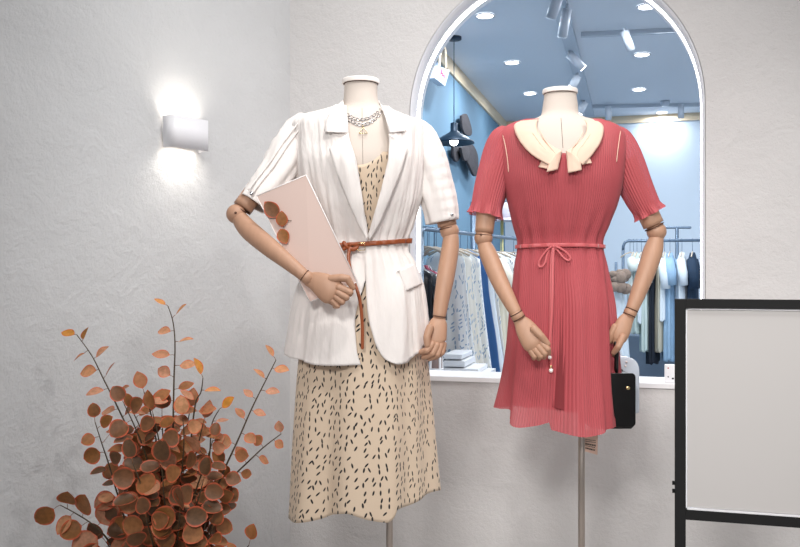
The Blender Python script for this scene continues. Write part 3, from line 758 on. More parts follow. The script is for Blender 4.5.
PD = 2.3
def Q(x, y, d=0): return P(x, y, d, PD)
pb_ = toW(Q(168, 547)); pb_.z = 0
pl = thing('potted_eucalyptus', pb_, 'artificial eucalyptus plant with russet and orange leaves in front of the left wall', 'plant')
c = Q(168, 547); zp = .34
obj('pot', lathe([(.10, 0), (.12, .01), (.15, zp - .02), (.155, zp), (.14, zp), (.135, zp - .04), (.001, zp - .04)], (c.x, c.y, 0), 40), M['pot'], pl)
obj('soil', lathe([(.001, zp - .035), (.134, zp - .035), (.134, zp - .03), (.001, zp - .02)], (c.x, c.y, 0), 30), M['soil'], pl)
rb = random.Random(21)
root = lambda dx: (168 + dx, 590)
BRS = [ # (points x,y,d), leaf size px at tip, at base, first leaf fraction, age at tip
    ([(58, 331, .12), (77, 335, .10), (92, 356, .08), (104, 380, .06), (118, 408, .04), (132, 440, .02), (146, 490, 0), root(-6) + (0,)], 17, 21, 1.0),
    ([(150, 296, .05), (168, 306, .045), (173, 322, .04), (175, 345, .03), (174, 380, .02), (173, 430, 0), (172, 500, 0), root(0) + (0,)], 17, 21, 1.0),
    ([(272, 354, .02), (276, 360, .02), (266, 380, .02), (252, 408, .01), (238, 440, .0), (222, 475, 0), (200, 530, 0), root(14) + (0,)], 15, 17, .95),
    ([(279, 424, .05), (281, 434, .05), (264, 447, .05), (248, 462, .04), (232, 478, .03), (212, 505, 0), root(16) + (0,)], 14, 17, .7),
    ([(93, 404, -.04), (95, 422, -.04), (102, 444, -.04), (110, 468, -.04), (118, 496, -.03), (132, 540, 0), root(-12) + (0,)], 16, 19, .5),
    ([(41, 517, -.02), (60, 505, -.02), (75, 513, -.02), (92, 524, -.02), (108, 540, -.01), (125, 570, 0), root(-14) + (0,)], 22, 27, .5),
    ([(198, 366, -.02), (203, 378, -.02), (201, 392, -.02), (196, 402, -.02), (192, 430, -.02), (188, 480, 0), root(6) + (0,)], 17, 19, .9),
    ([(228, 402, .0), (219, 410, .0), (212, 424, 0), (210, 450, 0), (207, 480, 0), (196, 530, 0), root(10) + (0,)], 15, 18, .9),
    ([(140, 380, .0), (144, 392, .0), (150, 410, 0), (156, 440, 0), (162, 480, 0), root(-2) + (0,)], 18, 21, .6),
    ([(252, 532, -.05), (249, 545, -.05), (240, 556, -.04), (220, 570, 0), root(16) + (0,)], 17, 18, .6),
    ([(118, 392, -.05), (124, 404, -.05), (134, 425, -.05), (146, 456, -.04), (156, 500, 0), root(-4) + (0,)], 18, 22, .35),
    ([(182, 408, -.08), (183, 420, -.08), (184, 440, -.08), (182, 470, -.06), (178, 510, -.02), root(3) + (0,)], 19, 23, .35),
    ([(162, 400, .06), (162, 415, .06), (163, 440, .05), (165, 480, .03), root(0) + (0,)], 20, 22, .3),
    ([(216, 428, -.04), (213, 440, -.05), (206, 462, -.05), (196, 490, -.04), (184, 530, 0), root(8) + (0,)], 18, 20, .4),
    ([(130, 452, -.1), (133, 464, -.1), (140, 482, -.1), (148, 510, -.07), (158, 550, -.02), root(-4) + (0,)], 22, 25, .3),
    ([(205, 470, -.1), (203, 482, -.1), (198, 500, -.1), (190, 525, -.06), root(8) + (0,)], 21, 23, .25),
    ([(162, 455, -.12), (162, 470, -.12), (164, 495, -.11), (167, 530, -.06), root(0) + (0,)], 23, 25, .3),
    ([(112, 470, .04), (117, 482, .03), (126, 505, .02), (140, 540, .0), root(-8) + (0,)], 21, 24, .2),
    ([(228, 490, .02), (224, 500, .02), (214, 520, .01), (200, 550, .0), root(10) + (0,)], 18, 21, .3),
    ([(185, 450, .08), (184, 470, .08), (180, 500, .05), root(4) + (0,)], 20, 22, .2),
    ([(140, 430, .08), (143, 450, .08), (150, 485, .05), root(-4) + (0,)], 20, 22, .2),
    ([(180, 500, -.16), (180, 512, -.15), (178, 535, -.1), root(2) + (0,)], 22, 25, .2),
    ([(143, 505, -.15), (146, 518, -.14), (152, 540, -.1), root(-4) + (0,)], 23, 25, .25),
    ([(216, 520, -.08), (212, 530, -.08), (203, 548, -.05), root(8) + (0,)], 19, 22, .3),
    ([(127, 398, .03), (132, 410, .03), (142, 432, .03), (152, 465, .02), root(-3) + (0,)], 19, 22, .5),
    ([(150, 402, -.05), (153, 414, -.05), (158, 436, -.05), (163, 470, -.03), root(-1) + (0,)], 20, 23, .6),
    ([(192, 398, .04), (190, 410, .04), (186, 432, .04), (180, 470, .02), root(3) + (0,)], 19, 22, .6),
    ([(206, 414, -.02), (203, 424, -.02), (198, 446, -.02), (190, 480, -.01), root(5) + (0,)], 18, 20, .6),
    ([(100, 535, .02), (106, 542, .02), (118, 556, .02), root(-12) + (0,)], 22, 24, .2),
]
for bi, (pts, s0, s1, age0) in enumerate(BRS):
    q = smooth_pts(pts, 8)
    tip0 = Q(*pts[0]); q = smooth_pts(pts[1:], 8)
    path = [Q(a, b, d) for a, b, d in q]
    path = [p for p in path if p.z > zp - .03] + [Vector((c.x + rb.uniform(-.03, .03), c.y + rb.uniform(-.03, .03), zp - .03))]
    n = len(path)
    br = obj('branch', tube(path, [.0012 + .0022 * i / n for i in range(n)], 8), M['stem'], pl)
    Ls = []; acc = 0; last = 0; side = 1; k = 0
    cum = [0]
    for i in range(1, n): cum.append(cum[-1] + (path[i] - path[i - 1]).length)
    px = PD / F; tot = cum[-1]
    dense = age0 < .6
    s = 0.0; i = 0
    first = True
    while s < tot - .12:
        while i < n - 2 and cum[i + 1] < s: i += 1
        f = (s - cum[i]) / max(cum[i + 1] - cum[i], 1e-6); p = path[i].lerp(path[i + 1], min(f, 1)); tdir = (path[max(i - 1, 0)] - path[i + 1]).normalized()
        fr = s / tot; size = (s0 + (s1 - s0) * min(1, fr * 2)) * px * rb.uniform(.8, 1.1)
        if p.z < Q(0, 575).z: break
        inplane = tdir.cross(Vector((0, 1, 0))).normalized()
        age = max(0, min(1, age0 * (1 - .8 * fr * 1.6) + rb.uniform(-.12, .12))) if not dense else rb.choice([0, 0, .1, .2, .3, .45, .5, .7, .85])
        if first:
            dirv = (tip0 - p).normalized(); first = False
        else:
            sp = rb.uniform(-.5, .5) if not dense else rb.uniform(-1.1, .6)
            dirv = (inplane * side + tdir * rb.uniform(.05, .5) + Vector((0, sp, 0))).normalized()
        pet = size * rb.uniform(.15, .35)
        b0 = p + dirv * pet
        if dense or p.z < Q(0, 430).z:
            tz = rb.choice([.1, .3, .6, 1.2, 2.2]); nn = Vector((rb.uniform(-.7, .7), -1, tz))
            wd = size * rb.uniform(.82, 1.0) if tz < 1 else size * rb.uniform(.66, .8)
            dirv = (dirv + Vector((0, 0, rb.uniform(-.45, .25)))).normalized(); size *= .97
        else:
            nn = Vector((rb.uniform(-.5, .5), -rb.uniform(.15, .8), rb.uniform(.4, 1)))
            wd = size * rb.uniform(.6, .8)
        L_ = leaf(b0, b0 + dirv * size, nn, wd, age, .15 if dense else .6, rb.uniform(.08, .28))
        Ls.append(L_)
        tb = tube([p, p.lerp(b0, .5) + Vector((0, 0, .001)), b0], .0008, 5)
        Ls.append((tb[0], tb[1], [(0, .3, 0, 1)] * len(tb[0])))
        side = -side
        s += (rb.uniform(9.5, 13.5) if not dense else rb.uniform(6.4, 9.6)) * px
    leaves_obj('foliage', Ls, br)

# ------------------------------------------------------------------ coral pleated dress
NP = 138
def pleat(th):
    return .0013 * (abs(((th * NP / (2 * PI)) % 1) - .5) * 4 - 1)
def wr_pink(th, z):
    y = CY + (H - z) / D0 * F
    k = max(0, min(1, (y - 250) / 185)); kb = math.exp(-((y - 246) / 30) ** 2)
    return .004 + pleat(th) * (1 + .5 * k) + .017 * k * k * math.sin(6 * th + .6 + .8 * nz(th, z * 2)) + .007 * k * math.sin(13 * th + 1.3) + .012 * max(0, min(1, (y - 246) / 60)) * (.6 + .4 * math.sin(5 * th)) * math.sin(10 * th + .5) + .004 * kb * math.sin(17 * th) + .0025 * nz(th * 3, z * 5)
R2 = [(117, 537, 583, .0, .058), (120, 526, 597, -.002, .066), (124, 512, 611, -.004, .076), (129, 503.5, 619, -.006, .086), (138, 500, 623, -.01, .096), (155, 501, 623, -.014, .106), (175, 503, 621, -.014, .110),
      (202, 509, 616, -.01, .102), (225, 515, 607, -.004, .090), (243, 520, 600, 0, .08), (248, 520, 600, 0, .08), (265, 517, 603, .002, .088), (304, 514, 608.5, .004, .105), (340, 511.5, 610.5, .004, .110), (380, 507, 613, .004, .115), (411, 501.5, 616.5, .004, .122), (436, 497, 619, .004, .130)]
PK = Body(R2, e=.93, wr=wr_pink)
hx = [493, 500, 505, 515, 530, 540, 543, 555, 576, 600, 622]; hy = [409, 413, 424, 427, 425, 423, 431, 434, 435.5, 431, 426]
def zhemp(th):
    c, n = math.cos(th), math.sin(th)
    y = interp(hx, hy, 557.5 + 64.5 * c) if n > 0 else interp([-1, 1], [409, 424], c)
    return P(0, y, -.12 * max(n, 0)).z
def ztopp(th):
    n = math.sin(th); c = math.cos(th)
    if n > 0: return P(0, 119 + 37 * max(0, 1 - (abs(c) / .52) ** 2) ** .5, -.07 * n).z
    return P(0, 119).z
pd = thing('pleated_dress', base2 + Vector((0, 0, P(0, 434).z)), 'coral pink pleated dress with waist tie on the dress form before the arch', 'dress')
obj('dress_body', PK.shell(ztopp, zhemp, NP * 4, 90), M['pink'], pd)
LN = Body([(r[0], r[1] + 3, r[2] - 3, r[3], r[4] - .008) for r in R2], e=.93, wr=lambda th, z: .4 * (wr_pink(th, z) - pleat(th)))
obj('lining', LN.shell(P(0, 160).z, lambda th: P(0, 409 + 5 * math.cos(th) + 1.5 * math.sin(9 * th), -.1 * max(0, math.sin(th))).z, 160, 50), M['pinklin'], pd)
def wrP(a, t): return .0013 * (abs(((a * 40 / (2 * PI)) % 1) - .5) * 4 - 1) + .0075 * max(0, (t - .86) / .14) ** 1.3 * (1 + 1.1 * math.sin(8 * a + 1)) + .004 * nz(math.cos(a) * 1.5, math.sin(a) * 1.5, t * 3)
for path in ([(512, 133, 11, 0), (506, 141, 16, 0), (501, 155, 18, 0), (495, 175, 17.5, -.003), (489, 198, 15.5, -.008), (485, 216, 14, -.012)],
             [(611, 133, 11, 0), (617, 141, 16, 0), (622.5, 155, 18, 0), (632, 178, 17.5, -.0), (643, 201, 15, -.0), (650, 214, 13, 0)]):
    s = sleeve(path, wrP, n=240, k=12)
    obj('sleeve', s, M['pink'], pd)
for q_ in ([(500.5, 128), (503, 136), (505.5, 147), (507.5, 160), (508.5, 172)], [(621, 129), (619.5, 138), (618, 149), (616.5, 162)]):
    st2 = smooth_pts(q_, 5)
    obj('seam_stitching', tube([PK.surf(x, y, .008) for x, y in st2], .0011, 6), M['collar'], pd)
# collar, in folded pieces
cl = []
def on_pk(off): return lambda x, y, u, v: PK.surf(x, max(y, 119), off + .003 * math.sin(PI * u) + .007 * u) if y > 119.5 else Vector(PK.surf(x, 119.5, off)) + Vector((0, 0, (119.5 - y) / F * D0))
obj('collar', strip([(538, 119.5), (536.5, 126), (540, 135), (549, 144), (562, 151)], [(521, 121), (514, 126), (519, 140), (531, 154), (551, 166.5)], 10, 26, on_pk(.012)), M['collar'], pd, thick=.002)
obj('collar', strip([(584, 119.5), (587, 126), (585, 135), (577, 144), (566, 151)], [(598, 121.5), (603.5, 127), (601, 141), (592, 155), (583, 165)], 10, 26, on_pk(.012)), M['collar'], pd, thick=.002)
for A_, B_, of in (([(543, 158), (538.5, 167)], [(557, 158), (553, 170)], .008), ([(562, 150.5), (560, 160), (557.5, 169.5)], [(558, 152), (550, 162), (546.5, 172)], .015),
                   ([(566, 150.5), (567, 161), (568, 173)], [(571, 152), (580, 161), (581.5, 170)], .015), ([(578, 155), (583, 164.5)], [(589, 157), (592, 163)], .008)):
    obj('collar_pleat', strip(A_, B_, 6, 10, on_pk(of), len(A_) > 2), M['collar'], pd, thick=.0018)
for A_, of in (([(540, 131), (545, 140), (551, 148), (557, 155)], .020), ([(533, 133), (540, 143), (547, 151), (555, 160)], .021), ([(583, 133), (578, 141), (572, 149), (572, 155)], .020), ([(590, 134), (584, 143), (578, 151), (578, 158)], .021)):
    obj('collar_fold', tube([PK.surf(x, y, of - .004) for x, y in smooth_pts(A_, 5)], .0016, 8, rnd=True), M['collar'], pd)
# waist tie
def tie(u, v):
    th = 2 * PI * u; y = 244 + 3.8 * v + .8 * math.cos(2 * th)
    return PK.pt(th, P(0, y, -.08 * max(0, math.sin(th))).z, .0065) + Vector((0, 0, 0))
wt = obj('waist_tie', grid(120, 3, tie, True), M['pinkrib'], pd, thick=.002)
def sfp(x, y, o=.012):
    p = P(x, y, -.1); d = PK.at(p.z); t = PK.th(p.x, p.z); q = PK.pt(t, p.z, 0, False); return P(x, y, q.y - D0 - o)
obj('bow_knot', ball(sfp(553.5, 246.5, .014), .0065, 14), M['pinkrib'], wt)
for pts in ([(553, 246), (547, 250), (541, 258), (538.5, 264), (541, 267), (545, 263), (547, 255), (550, 249), (553, 247)], [(554, 246), (560, 248), (567, 253), (570.5, 258), (568, 260.5), (563, 257), (558, 251), (554, 247)]):
    obj('bow_loop', tube([sfp(x, y, .014 + .004 * math.sin(i * .12)) for i, (x, y) in enumerate(smooth_pts(pts, 5))], .0028, 10, flat=.5), M['pinkrib'], wt)
e1 = obj('tie_end', tube([sfp(x, y, .014) for x, y in smooth_pts([(553, 248), (551.5, 265), (551, 300), (550.5, 330), (551, 368)], 8)], .0042, 10, flat=.3), M['pinkrib'], wt)
e2 = obj('tie_end', tube([sfp(x, y, .018) for x, y in smooth_pts([(553.5, 248), (553, 270), (552, 310), (550, 340), (549.5, 356)], 8)], .0036, 10, flat=.3), M['pinkrib'], wt)
obj('bead', ball(sfp(551, 370.5, .016), .0062, 14), M['pearl'], wt)
obj('bead', ball(sfp(549.8, 357.5, .021), .0055, 14), M['pearl'], wt)
obj('bead', ball(sfp(551, 366.5, .016), .004, 12), M['gold'], wt)
obj('bead', ball(sfp(549.8, 353.8, .021), .0036, 12), M['gold'], wt)

# ------------------------------------------------------------------ price tag
def tg(v): return toW(v)
pt_ = thing('price_tag', toW(P(590, 455, .03)), 'small blush paper price tag with printed lines hanging below the hem of the coral dress', 'price tag')
a, b, c_, d_ = P(583.5, 430, .03), P(598, 430, .045), P(597.5, 455, .045), P(583.8, 451, .03)
V = [a, b, c_, d_] + [p + Vector((0, .0012, 0)) for p in (a, b, c_, d_)]
obj('tag_card', (V, [(0, 1, 2, 3), (4, 5, 6, 7), (0, 1, 5, 4), (1, 2, 6, 5), (2, 3, 7, 6), (3, 0, 4, 7)]), M['tag'], pt_, smooth=False)
def tagp(u, v): 
    t = a.lerp(b, u); bo = d_.lerp(c_, u); return t.lerp(bo, v) + Vector((0, -.0008, 0))
g = []
rt = random.Random(3)
for row, (v0, h_) in enumerate(((.42, .035), (.50, .03), (.60, .075), (.71, .03), (.80, .07))):
    u = .12
    while u < .82:
        w_ = rt.uniform(.03, .1); g.append(([tagp(u, v0), tagp(u + w_, v0), tagp(u + w_, v0 + h_), tagp(u, v0 + h_)], [(0, 1, 2, 3)])); u += w_ + .025
obj('printing', join(*g), M['ink'], pt_, smooth=False)
obj('string', tube([P(590, 420, .03), P(590.5, 431, .037)], .0006, 6), M['white'], pt_)

# ------------------------------------------------------------------ handbags
hb = thing('handbag', toW(P(616, 428, .0)), 'black structured leather handbag hanging from the wooden hand beside the coral dress', 'handbag')
x0, x1 = P(588, 0, -.035).x, P(634.5, 0, -.035).x; z0, z1 = P(0, 428, -.035).z, P(0, 374, -.035).z; y0 = D0 - .035; y1 = D0 + .065
obj('bag_body', rbox(x0, x1, y0, y1, z0, z1, .012), M['blk'], hb, bevel=.006)
obj('bag_flap', rbox(x0 - .002, x1 + .002, y0 - .006, y0 - .001, z0 + .004, z1 + .003, .012), M['blk'], hb, bevel=.002)
obj('piping', join(*[tube([Vector((x, y, z)) for x, z in [(x0 + .01, z0), (x1 - .01, z0), (x1, z0 + .01), (x1, z1 - .01), (x1 - .01, z1), (x0 + .01, z1), (x0, z1 - .01), (x0, z0 + .01)]], .0025, 8, closed=True) for y in (y0, y1)]), M['blk'], hb)
obj('clasp', ball(P(628, 388, -.045), .005, 14, (1.3, .6, 1)), M['gold'], hb)
hp = smooth_pts([(597, 374, .0), (600, 357, 0), (607, 343, -.02), (614.0, 337, -.04), (616.5, 347, -.055), (616.5, 360, -.05), (616, 374, -.02)], 6)
obj('handle', tube([P(x, y, d) for x, y, d in hp], .0062, 12, flat=.8), M['blk'], hb)
for x in (598, 616): obj('handle_ring', tube([P(x + 2.6 * math.cos(k * PI / 8), 369 + 3.2 * math.sin(k * PI / 8), -.008) for k in range(16)], .0012, 8, closed=True), M['gold'], hb)
wb = thing('handbag', toW(P(622, 400, .12)), 'glossy pale bag with rounded top partly hidden behind the black handbag', 'handbag')
pts = []
xl, xr = P(590, 0, .12).x, P(636.8, 0, .12).x; zt, zb_ = P(0, 355.5, .12).z, P(0, 412, .12).z
for k in range(25):
    a = PI * k / 24; cc = math.cos(a); pts.append(((xl + xr) / 2 + (xr - xl) / 2 * math.copysign(abs(cc) ** .55, cc), zt - .05 + .05 * math.sin(a) ** .8))
pts += [(xl, zb_), (xr, zb_)]
obj('bag_body', prism(pts, D0 + .085, D0 + .15), M['whitebag'], wb, bevel=.008)
for x, y in ((618.5, 358), (626.5, 362), (625.5, 366)): obj('stud', ball(P(x, y, .083), .0035, 12), M['pearl'], wb)
obj('handle', tube([P(x, y, .115) for x, y in smooth_pts([(604, 366), (604, 352), (612, 342), (620, 352), (621, 362)], 6)], .003, 10), M['whitebag'], wb)

# ------------------------------------------------------------------ black framed notice stand
YS = 2.15
fl = onY(675, 299, YS); fr_ = fl.x + .56; zt = fl.z; bar = .0245
zc = onY(680, 509.5, YS).z
ns = thing('notice_stand', (fl.x, YS, 0), 'black metal floor stand framing a blank grey panel at the right edge', 'stand')
for x in (fl.x, fr_ - bar): obj('post', box(x, x + bar, YS, YS + bar, 0.02, zt), M['frame'], ns, xf=ident, smooth=False, bevel=.001)
obj('top_rail', box(fl.x + bar, fr_ - bar, YS, YS + bar, zt - bar * .88, zt), M['frame'], ns, xf=ident, smooth=False)
obj('cross_rail', box(fl.x + bar, fr_ - bar, YS, YS + bar, zc - bar * .95, zc), M['frame'], ns, xf=ident, smooth=False)
for x in (fl.x, fr_ - bar): obj('foot', box(x, x + bar, YS - .15, YS + .17, 0, .02), M['frame'], ns, xf=ident, smooth=False)
obj('panel', box(fl.x + bar + .004, fr_ - bar - .004, YS + .008, YS + .014, zc + .006, zt - bar * .88 - .004), M['panel'], ns, xf=ident, smooth=False)
e = .0035
obj('panel_edge', join(box(fl.x + bar, fl.x + bar + e, YS + .004, YS + .016, zc, zt - bar * .88), box(fr_ - bar - e, fr_ - bar, YS + .004, YS + .016, zc, zt - bar * .88),
    box(fl.x + bar, fr_ - bar, YS + .004, YS + .016, zt - bar * .88 - e, zt - bar * .88), box(fl.x + bar, fr_ - bar, YS + .004, YS + .016, zc, zc + e)), M['white'], ns, xf=ident, smooth=False)
for y in (484, 492): 
    q = onY(672.8, y, YS); obj('bolt', tube([Vector((fl.x - .006, YS + .012, q.z)), Vector((fl.x, YS + .012, q.z))], .005, 12, ref=(0, 0, 1)), M['frame'], ns, xf=ident)

# small box on the sill
s0 = onY(664.5, 380, YW + .03); s1 = onY(675.5, 380, YW + .03)
sb = thing('sensor_box', ((s0.x + s1.x) / 2, YW + .03, zsill + .002), 'small white plastic box standing on the sill beside the black stand', 'box')
zz0 = zsill + .002
obj('box_body', rbox(s0.x, s1.x, YW + .02, YW + .045, zz0, zz0 + .062, .004), M['white'], sb, xf=ident, bevel=.002)
obj('status_light', ball((s0.x + .012, YW + .02, zz0 + .05), .0025, 10), mat('red dot', (170, 40, 50), .4), sb, xf=ident)
obj('port', box(s0.x + .01, s0.x + .014, YW + .0185, YW + .021, zz0 + .018, zz0 + .022), M['frame'], sb, xf=ident, smooth=False)
obj('port', box(s0.x + .024, s1.x - .006, YW + .0185, YW + .021, zz0 + .012, zz0 + .017), M['frame'], sb, xf=ident, smooth=False)

# ------------------------------------------------------------------ shop ceiling tracks and spotlights
ta = onZ(556, -12, ZC); tb_ = onZ(590, 113, ZC)
def bar_geo(a, b, w_, h_, ztop):
    d = (b - a).normalized(); s = Vector((-d.y, d.x, 0)) * w_ / 2
    v = [Vector((p.x, p.y, z)) for z in (ztop - h_, ztop) for p in (a - s, b - s, b + s, a + s)]
    return v, [(0, 1, 2, 3), (4, 5, 6, 7), (0, 1, 5, 4), (1, 2, 6, 5), (2, 3, 7, 6), (3, 0, 4, 7)]
obj('light_track', bar_geo(ta, tb_, .09, .035, ZC), M['track'], xf=ident, smooth=False, label='long grey lighting track running from front to back across the shop ceiling', cat='light track')
for (l, x0, y0, x1, y1) in (('short grey cross track beside the single hanging spotlight high on the right', 581, 32.5, 704, 27), ('thin grey cross track near the back wall with two spotlights', 591, 105, 712, 103)):
    obj('light_track', bar_geo(onZ(x0, y0, ZC), onZ(x1, y1, ZC), .035, .035, ZC + .002), M['track'], xf=ident, smooth=False, label=l, cat='light track')
def spot_head(label, px0, py0, px1, py1, zoff, r, lit, group='track spotlights in the shop ceiling'):
    a = onZ(px0, py0, ZC - zoff); dist = (a - Vector((0, 0, H))).dot(FW); b = W(px1, py1, dist + .02)
    t = thing('track_spotlight', (a.x, a.y, ZC), label, 'spotlight', group)
    obj('bracket', tube([Vector((a.x, a.y, ZC - .03)), a, a.lerp(b, .3)], .01, 10, ref=(1, 0, 0)), M['track'], t, xf=ident)
    rs = r / F * dist
    obj('lamp_head', tube([a, b], rs, 24, ref=(.2, 1, .1)), M['spot'], t, xf=ident)
    dv = (b - a).normalized()
    obj('lens', tube([b, b + dv * .004], rs * .86, 20, ref=(.2, 1, .1)), M['lampw'] if lit else M['spot'], t, xf=ident)
spot_head('tilted pale spotlight at the near end of the long track, topmost', 559, -6, 551, 18, .06, 5.5, False)
spot_head('pale spotlight hanging just right of the topmost one on the long track', 567, 9, 562, 37, .06, 5, False)
spot_head('spotlight halfway along the long track pointing right with a lit lens', 569, 54, 583, 68, .06, 4.2, True)
spot_head('spotlight on the long track aimed left with a lit lens above the coral form', 578, 76, 572, 87, .06, 4, True)
spot_head('farthest spotlight of the long track, half hidden by the neck of the coral form', 585, 102, 579.5, 113.5, .05, 3.5, True)
spot_head('single pale spotlight hanging from the cross track high on the right', 624, 31, 631, 50, .05, 4.4, False)
spot_head('left spotlight of the back cross track near the pale wall', 608, 106, 608.5, 119.5, .03, 3, False)
spot_head('right spotlight of the back cross track near the arch edge', 681, 104, 681, 118, .03, 3, False)
q = onZ(665, 101, ZC)
obj('smoke_detector', lathe([(.001, ZC - .05), (.03, ZC - .05), (.042, ZC - .03), (.045, ZC)], (q.x, q.y, 0), 24), M['spot'], xf=ident, label='small round grey detector on the shop ceiling above the back cross track', cat='detector')

# pendant lamp
q = onZ(454, 37, ZC); dist = (q - Vector((0, 0, H))).dot(FW)
pe = thing('pendant_lamp', (q.x, q.y, W(454, 145, dist).z), 'dark blue conical pendant lamp hanging on a thin cord in front of the blue wall', 'pendant lamp')
def zz(y): return W(454, y, dist).z
px_ = dist / F
obj('ceiling_rose', lathe([(.05, ZC - .02), (.052, ZC - .018), (.052, ZC), (.001, ZC)], (q.x, q.y, 0), 28), M['dark'], pe, xf=ident)
obj('cord', tube([Vector((q.x, q.y, ZC - .01)), Vector((q.x, q.y, zz(124)))], .003, 8, ref=(0, 1, 0)), M['dark'], pe, xf=ident)
obj('lamp_shade', ([v for v in lathe([(3.4 * px_, zz(123)), (3.6 * px_, zz(124)), (3.6 * px_, zz(131)), (6 * px_, zz(133)), (12 * px_, zz(136.5)), (20 * px_, zz(141.5)), (20.5 * px_, zz(143.5)), (19.5 * px_, zz(143.2)), (12 * px_, zz(138)), (5 * px_, zz(134.5))], (q.x, q.y, 0), 40)[0]],
    [f for f in lathe([(1, i) for i in range(10)], n=40)[1][:-1]]), M['dark'], pe, xf=ident)
obj('bulb', ball((q.x, q.y, zz(141.5)), 4.3 * px_, 20), M['lampw'], pe, xf=ident)

# winged wall ornament
wo = thing('wall_ornament', onX(459, 175, XL), 'dark woven butterfly wing ornament on the blue wall behind the pendant lamp', 'wall ornament')
def wing(pxs, d0, d1):
    pts = [onX(x, y, XL) for x, y in smooth_pts(pxs + [pxs[0]], 4)][:-1]
    n = len(pts); V = [Vector((XL + d0, p.y, p.z)) for p in pts] + [Vector((XL + d1, p.y, p.z)) for p in pts]
    return V, [tuple(range(n)), tuple(range(2 * n - 1, n - 1, -1))] + [(i, (i + 1) % n, (i + 1) % n + n, i + n) for i in range(n)]
for w_, d in (([(455, 116), (459, 114), (462, 119), (465, 130), (464, 136), (458, 134), (455, 126)], .03), ([(447, 146), (452, 144), (455, 148), (454, 158), (451, 162), (448, 158)], .02),
           ([(456, 144), (464, 145), (469, 154), (470, 165), (469, 174), (466, 176), (461, 167), (457, 158)], .045), ([(450, 148), (456, 146), (459, 152), (457, 160), (453, 160)], .06)):
    obj('wing', wing(w_, .008 + d, .03 + d), M['wing'], wo, xf=ident, bevel=.004)
obj('wall_peg', tube([Vector((XL, onX(457, 145, XL).y, onX(457, 145, XL).z)), Vector((XL + .07, onX(457, 145, XL).y, onX(457, 145, XL).z))], .008, 10, ref=(0, 0, 1)), M['dark'], wo, xf=ident)

# shopping bags hanging high on the left wall
xh = XL + .12
a0 = onX(440, 46, xh)
hk = thing('wall_hook', (XL, a0.y, a0.z), 'dark hook high on the blue wall holding the paper bags', 'hook')
obj('hook_arm', tube([Vector((XL, a0.y, a0.z)), Vector((xh + .02, a0.y, a0.z))], .006, 10, ref=(0, 0, 1)), M['dark'], hk, xf=ident)
for i, (lab, pts, hnd, off, mk) in enumerate((('white paper shopping bag with pink script hung high on the blue wall', [(437, 66), (450, 70), (445, 86), (435, 78)], [(439, 67), (441, 50), (445, 49), (446, 69)], 0.02, True),
                                ('pale blue paper bag hung behind the one with pink script', [(431, 64), (441, 62), (440, 76), (430, 77)], [(433, 63), (436, 48), (441, 50), (439, 63)], -.06, False))):
    P4 = [onX(x, y, xh + off) for x, y in pts]
    t = thing('paper_bag', P4[3], lab, 'paper bag')
    V = P4 + [p + Vector((-.05, 0, 0)) for p in P4]
    obj('bag_body', (V, [(0, 1, 2, 3), (4, 5, 6, 7), (0, 1, 5, 4), (1, 2, 6, 5), (2, 3, 7, 6), (3, 0, 4, 7)]), mat('bag paper', (215, 226, 240) if mk else (150, 178, 206), .6), t, xf=ident, smooth=False)
    obj('handle', tube([onX(x, y, xh + off) for x, y in smooth_pts(hnd, 6)], .008, 8, ref=(1, 0, 0)), mat('bag handle', (232, 210, 180), .6), t, xf=ident)
    if mk: obj('script', tube([onX(x, y, xh + off + .003) for x, y in smooth_pts([(440, 76), (441, 71), (442, 69), (441.5, 74), (443, 73), (442.5, 76), (444.5, 74.5), (444, 77), (445.5, 77)], 4)], .003, 6, ref=(1, 0, 0)), M['pinkink'], t, xf=ident)

# ------------------------------------------------------------------ garment racks
HG = mat('pale hanger', (205, 190, 172), .5); HW = mat('hanger hook wire', (120, 140, 165), .35, metal=.6)
def hanger(c, wdir, wid, label, group):
    """c: point on the rail; wdir: direction of the shoulders"""
    t = thing('clothes_hanger', c - Vector((0, 0, .15)), label, 'hanger', group)
    obj('hook', tube([c + Vector((0, 0, -.10)), c + Vector((0, 0, -.02)), c + wdir * .012 + Vector((0, 0, .012)), c + wdir * -.012 + Vector((0, 0, .018)), c + wdir * -.02], .0022, 6, ref=(.3, .9, .1)), HW, t, xf=ident)
    obj('hanger_arms', tube([c + wdir * -wid * .42 + Vector((0, 0, -.145)), c + wdir * -wid * .2 + Vector((0, 0, -.115)), c + Vector((0, 0, -.10)), c + wdir * wid * .2 + Vector((0, 0, -.115)), c + wdir * wid * .42 + Vector((0, 0, -.145))], .006, 8, ref=(.1, .2, 1)), HG, t, xf=ident)
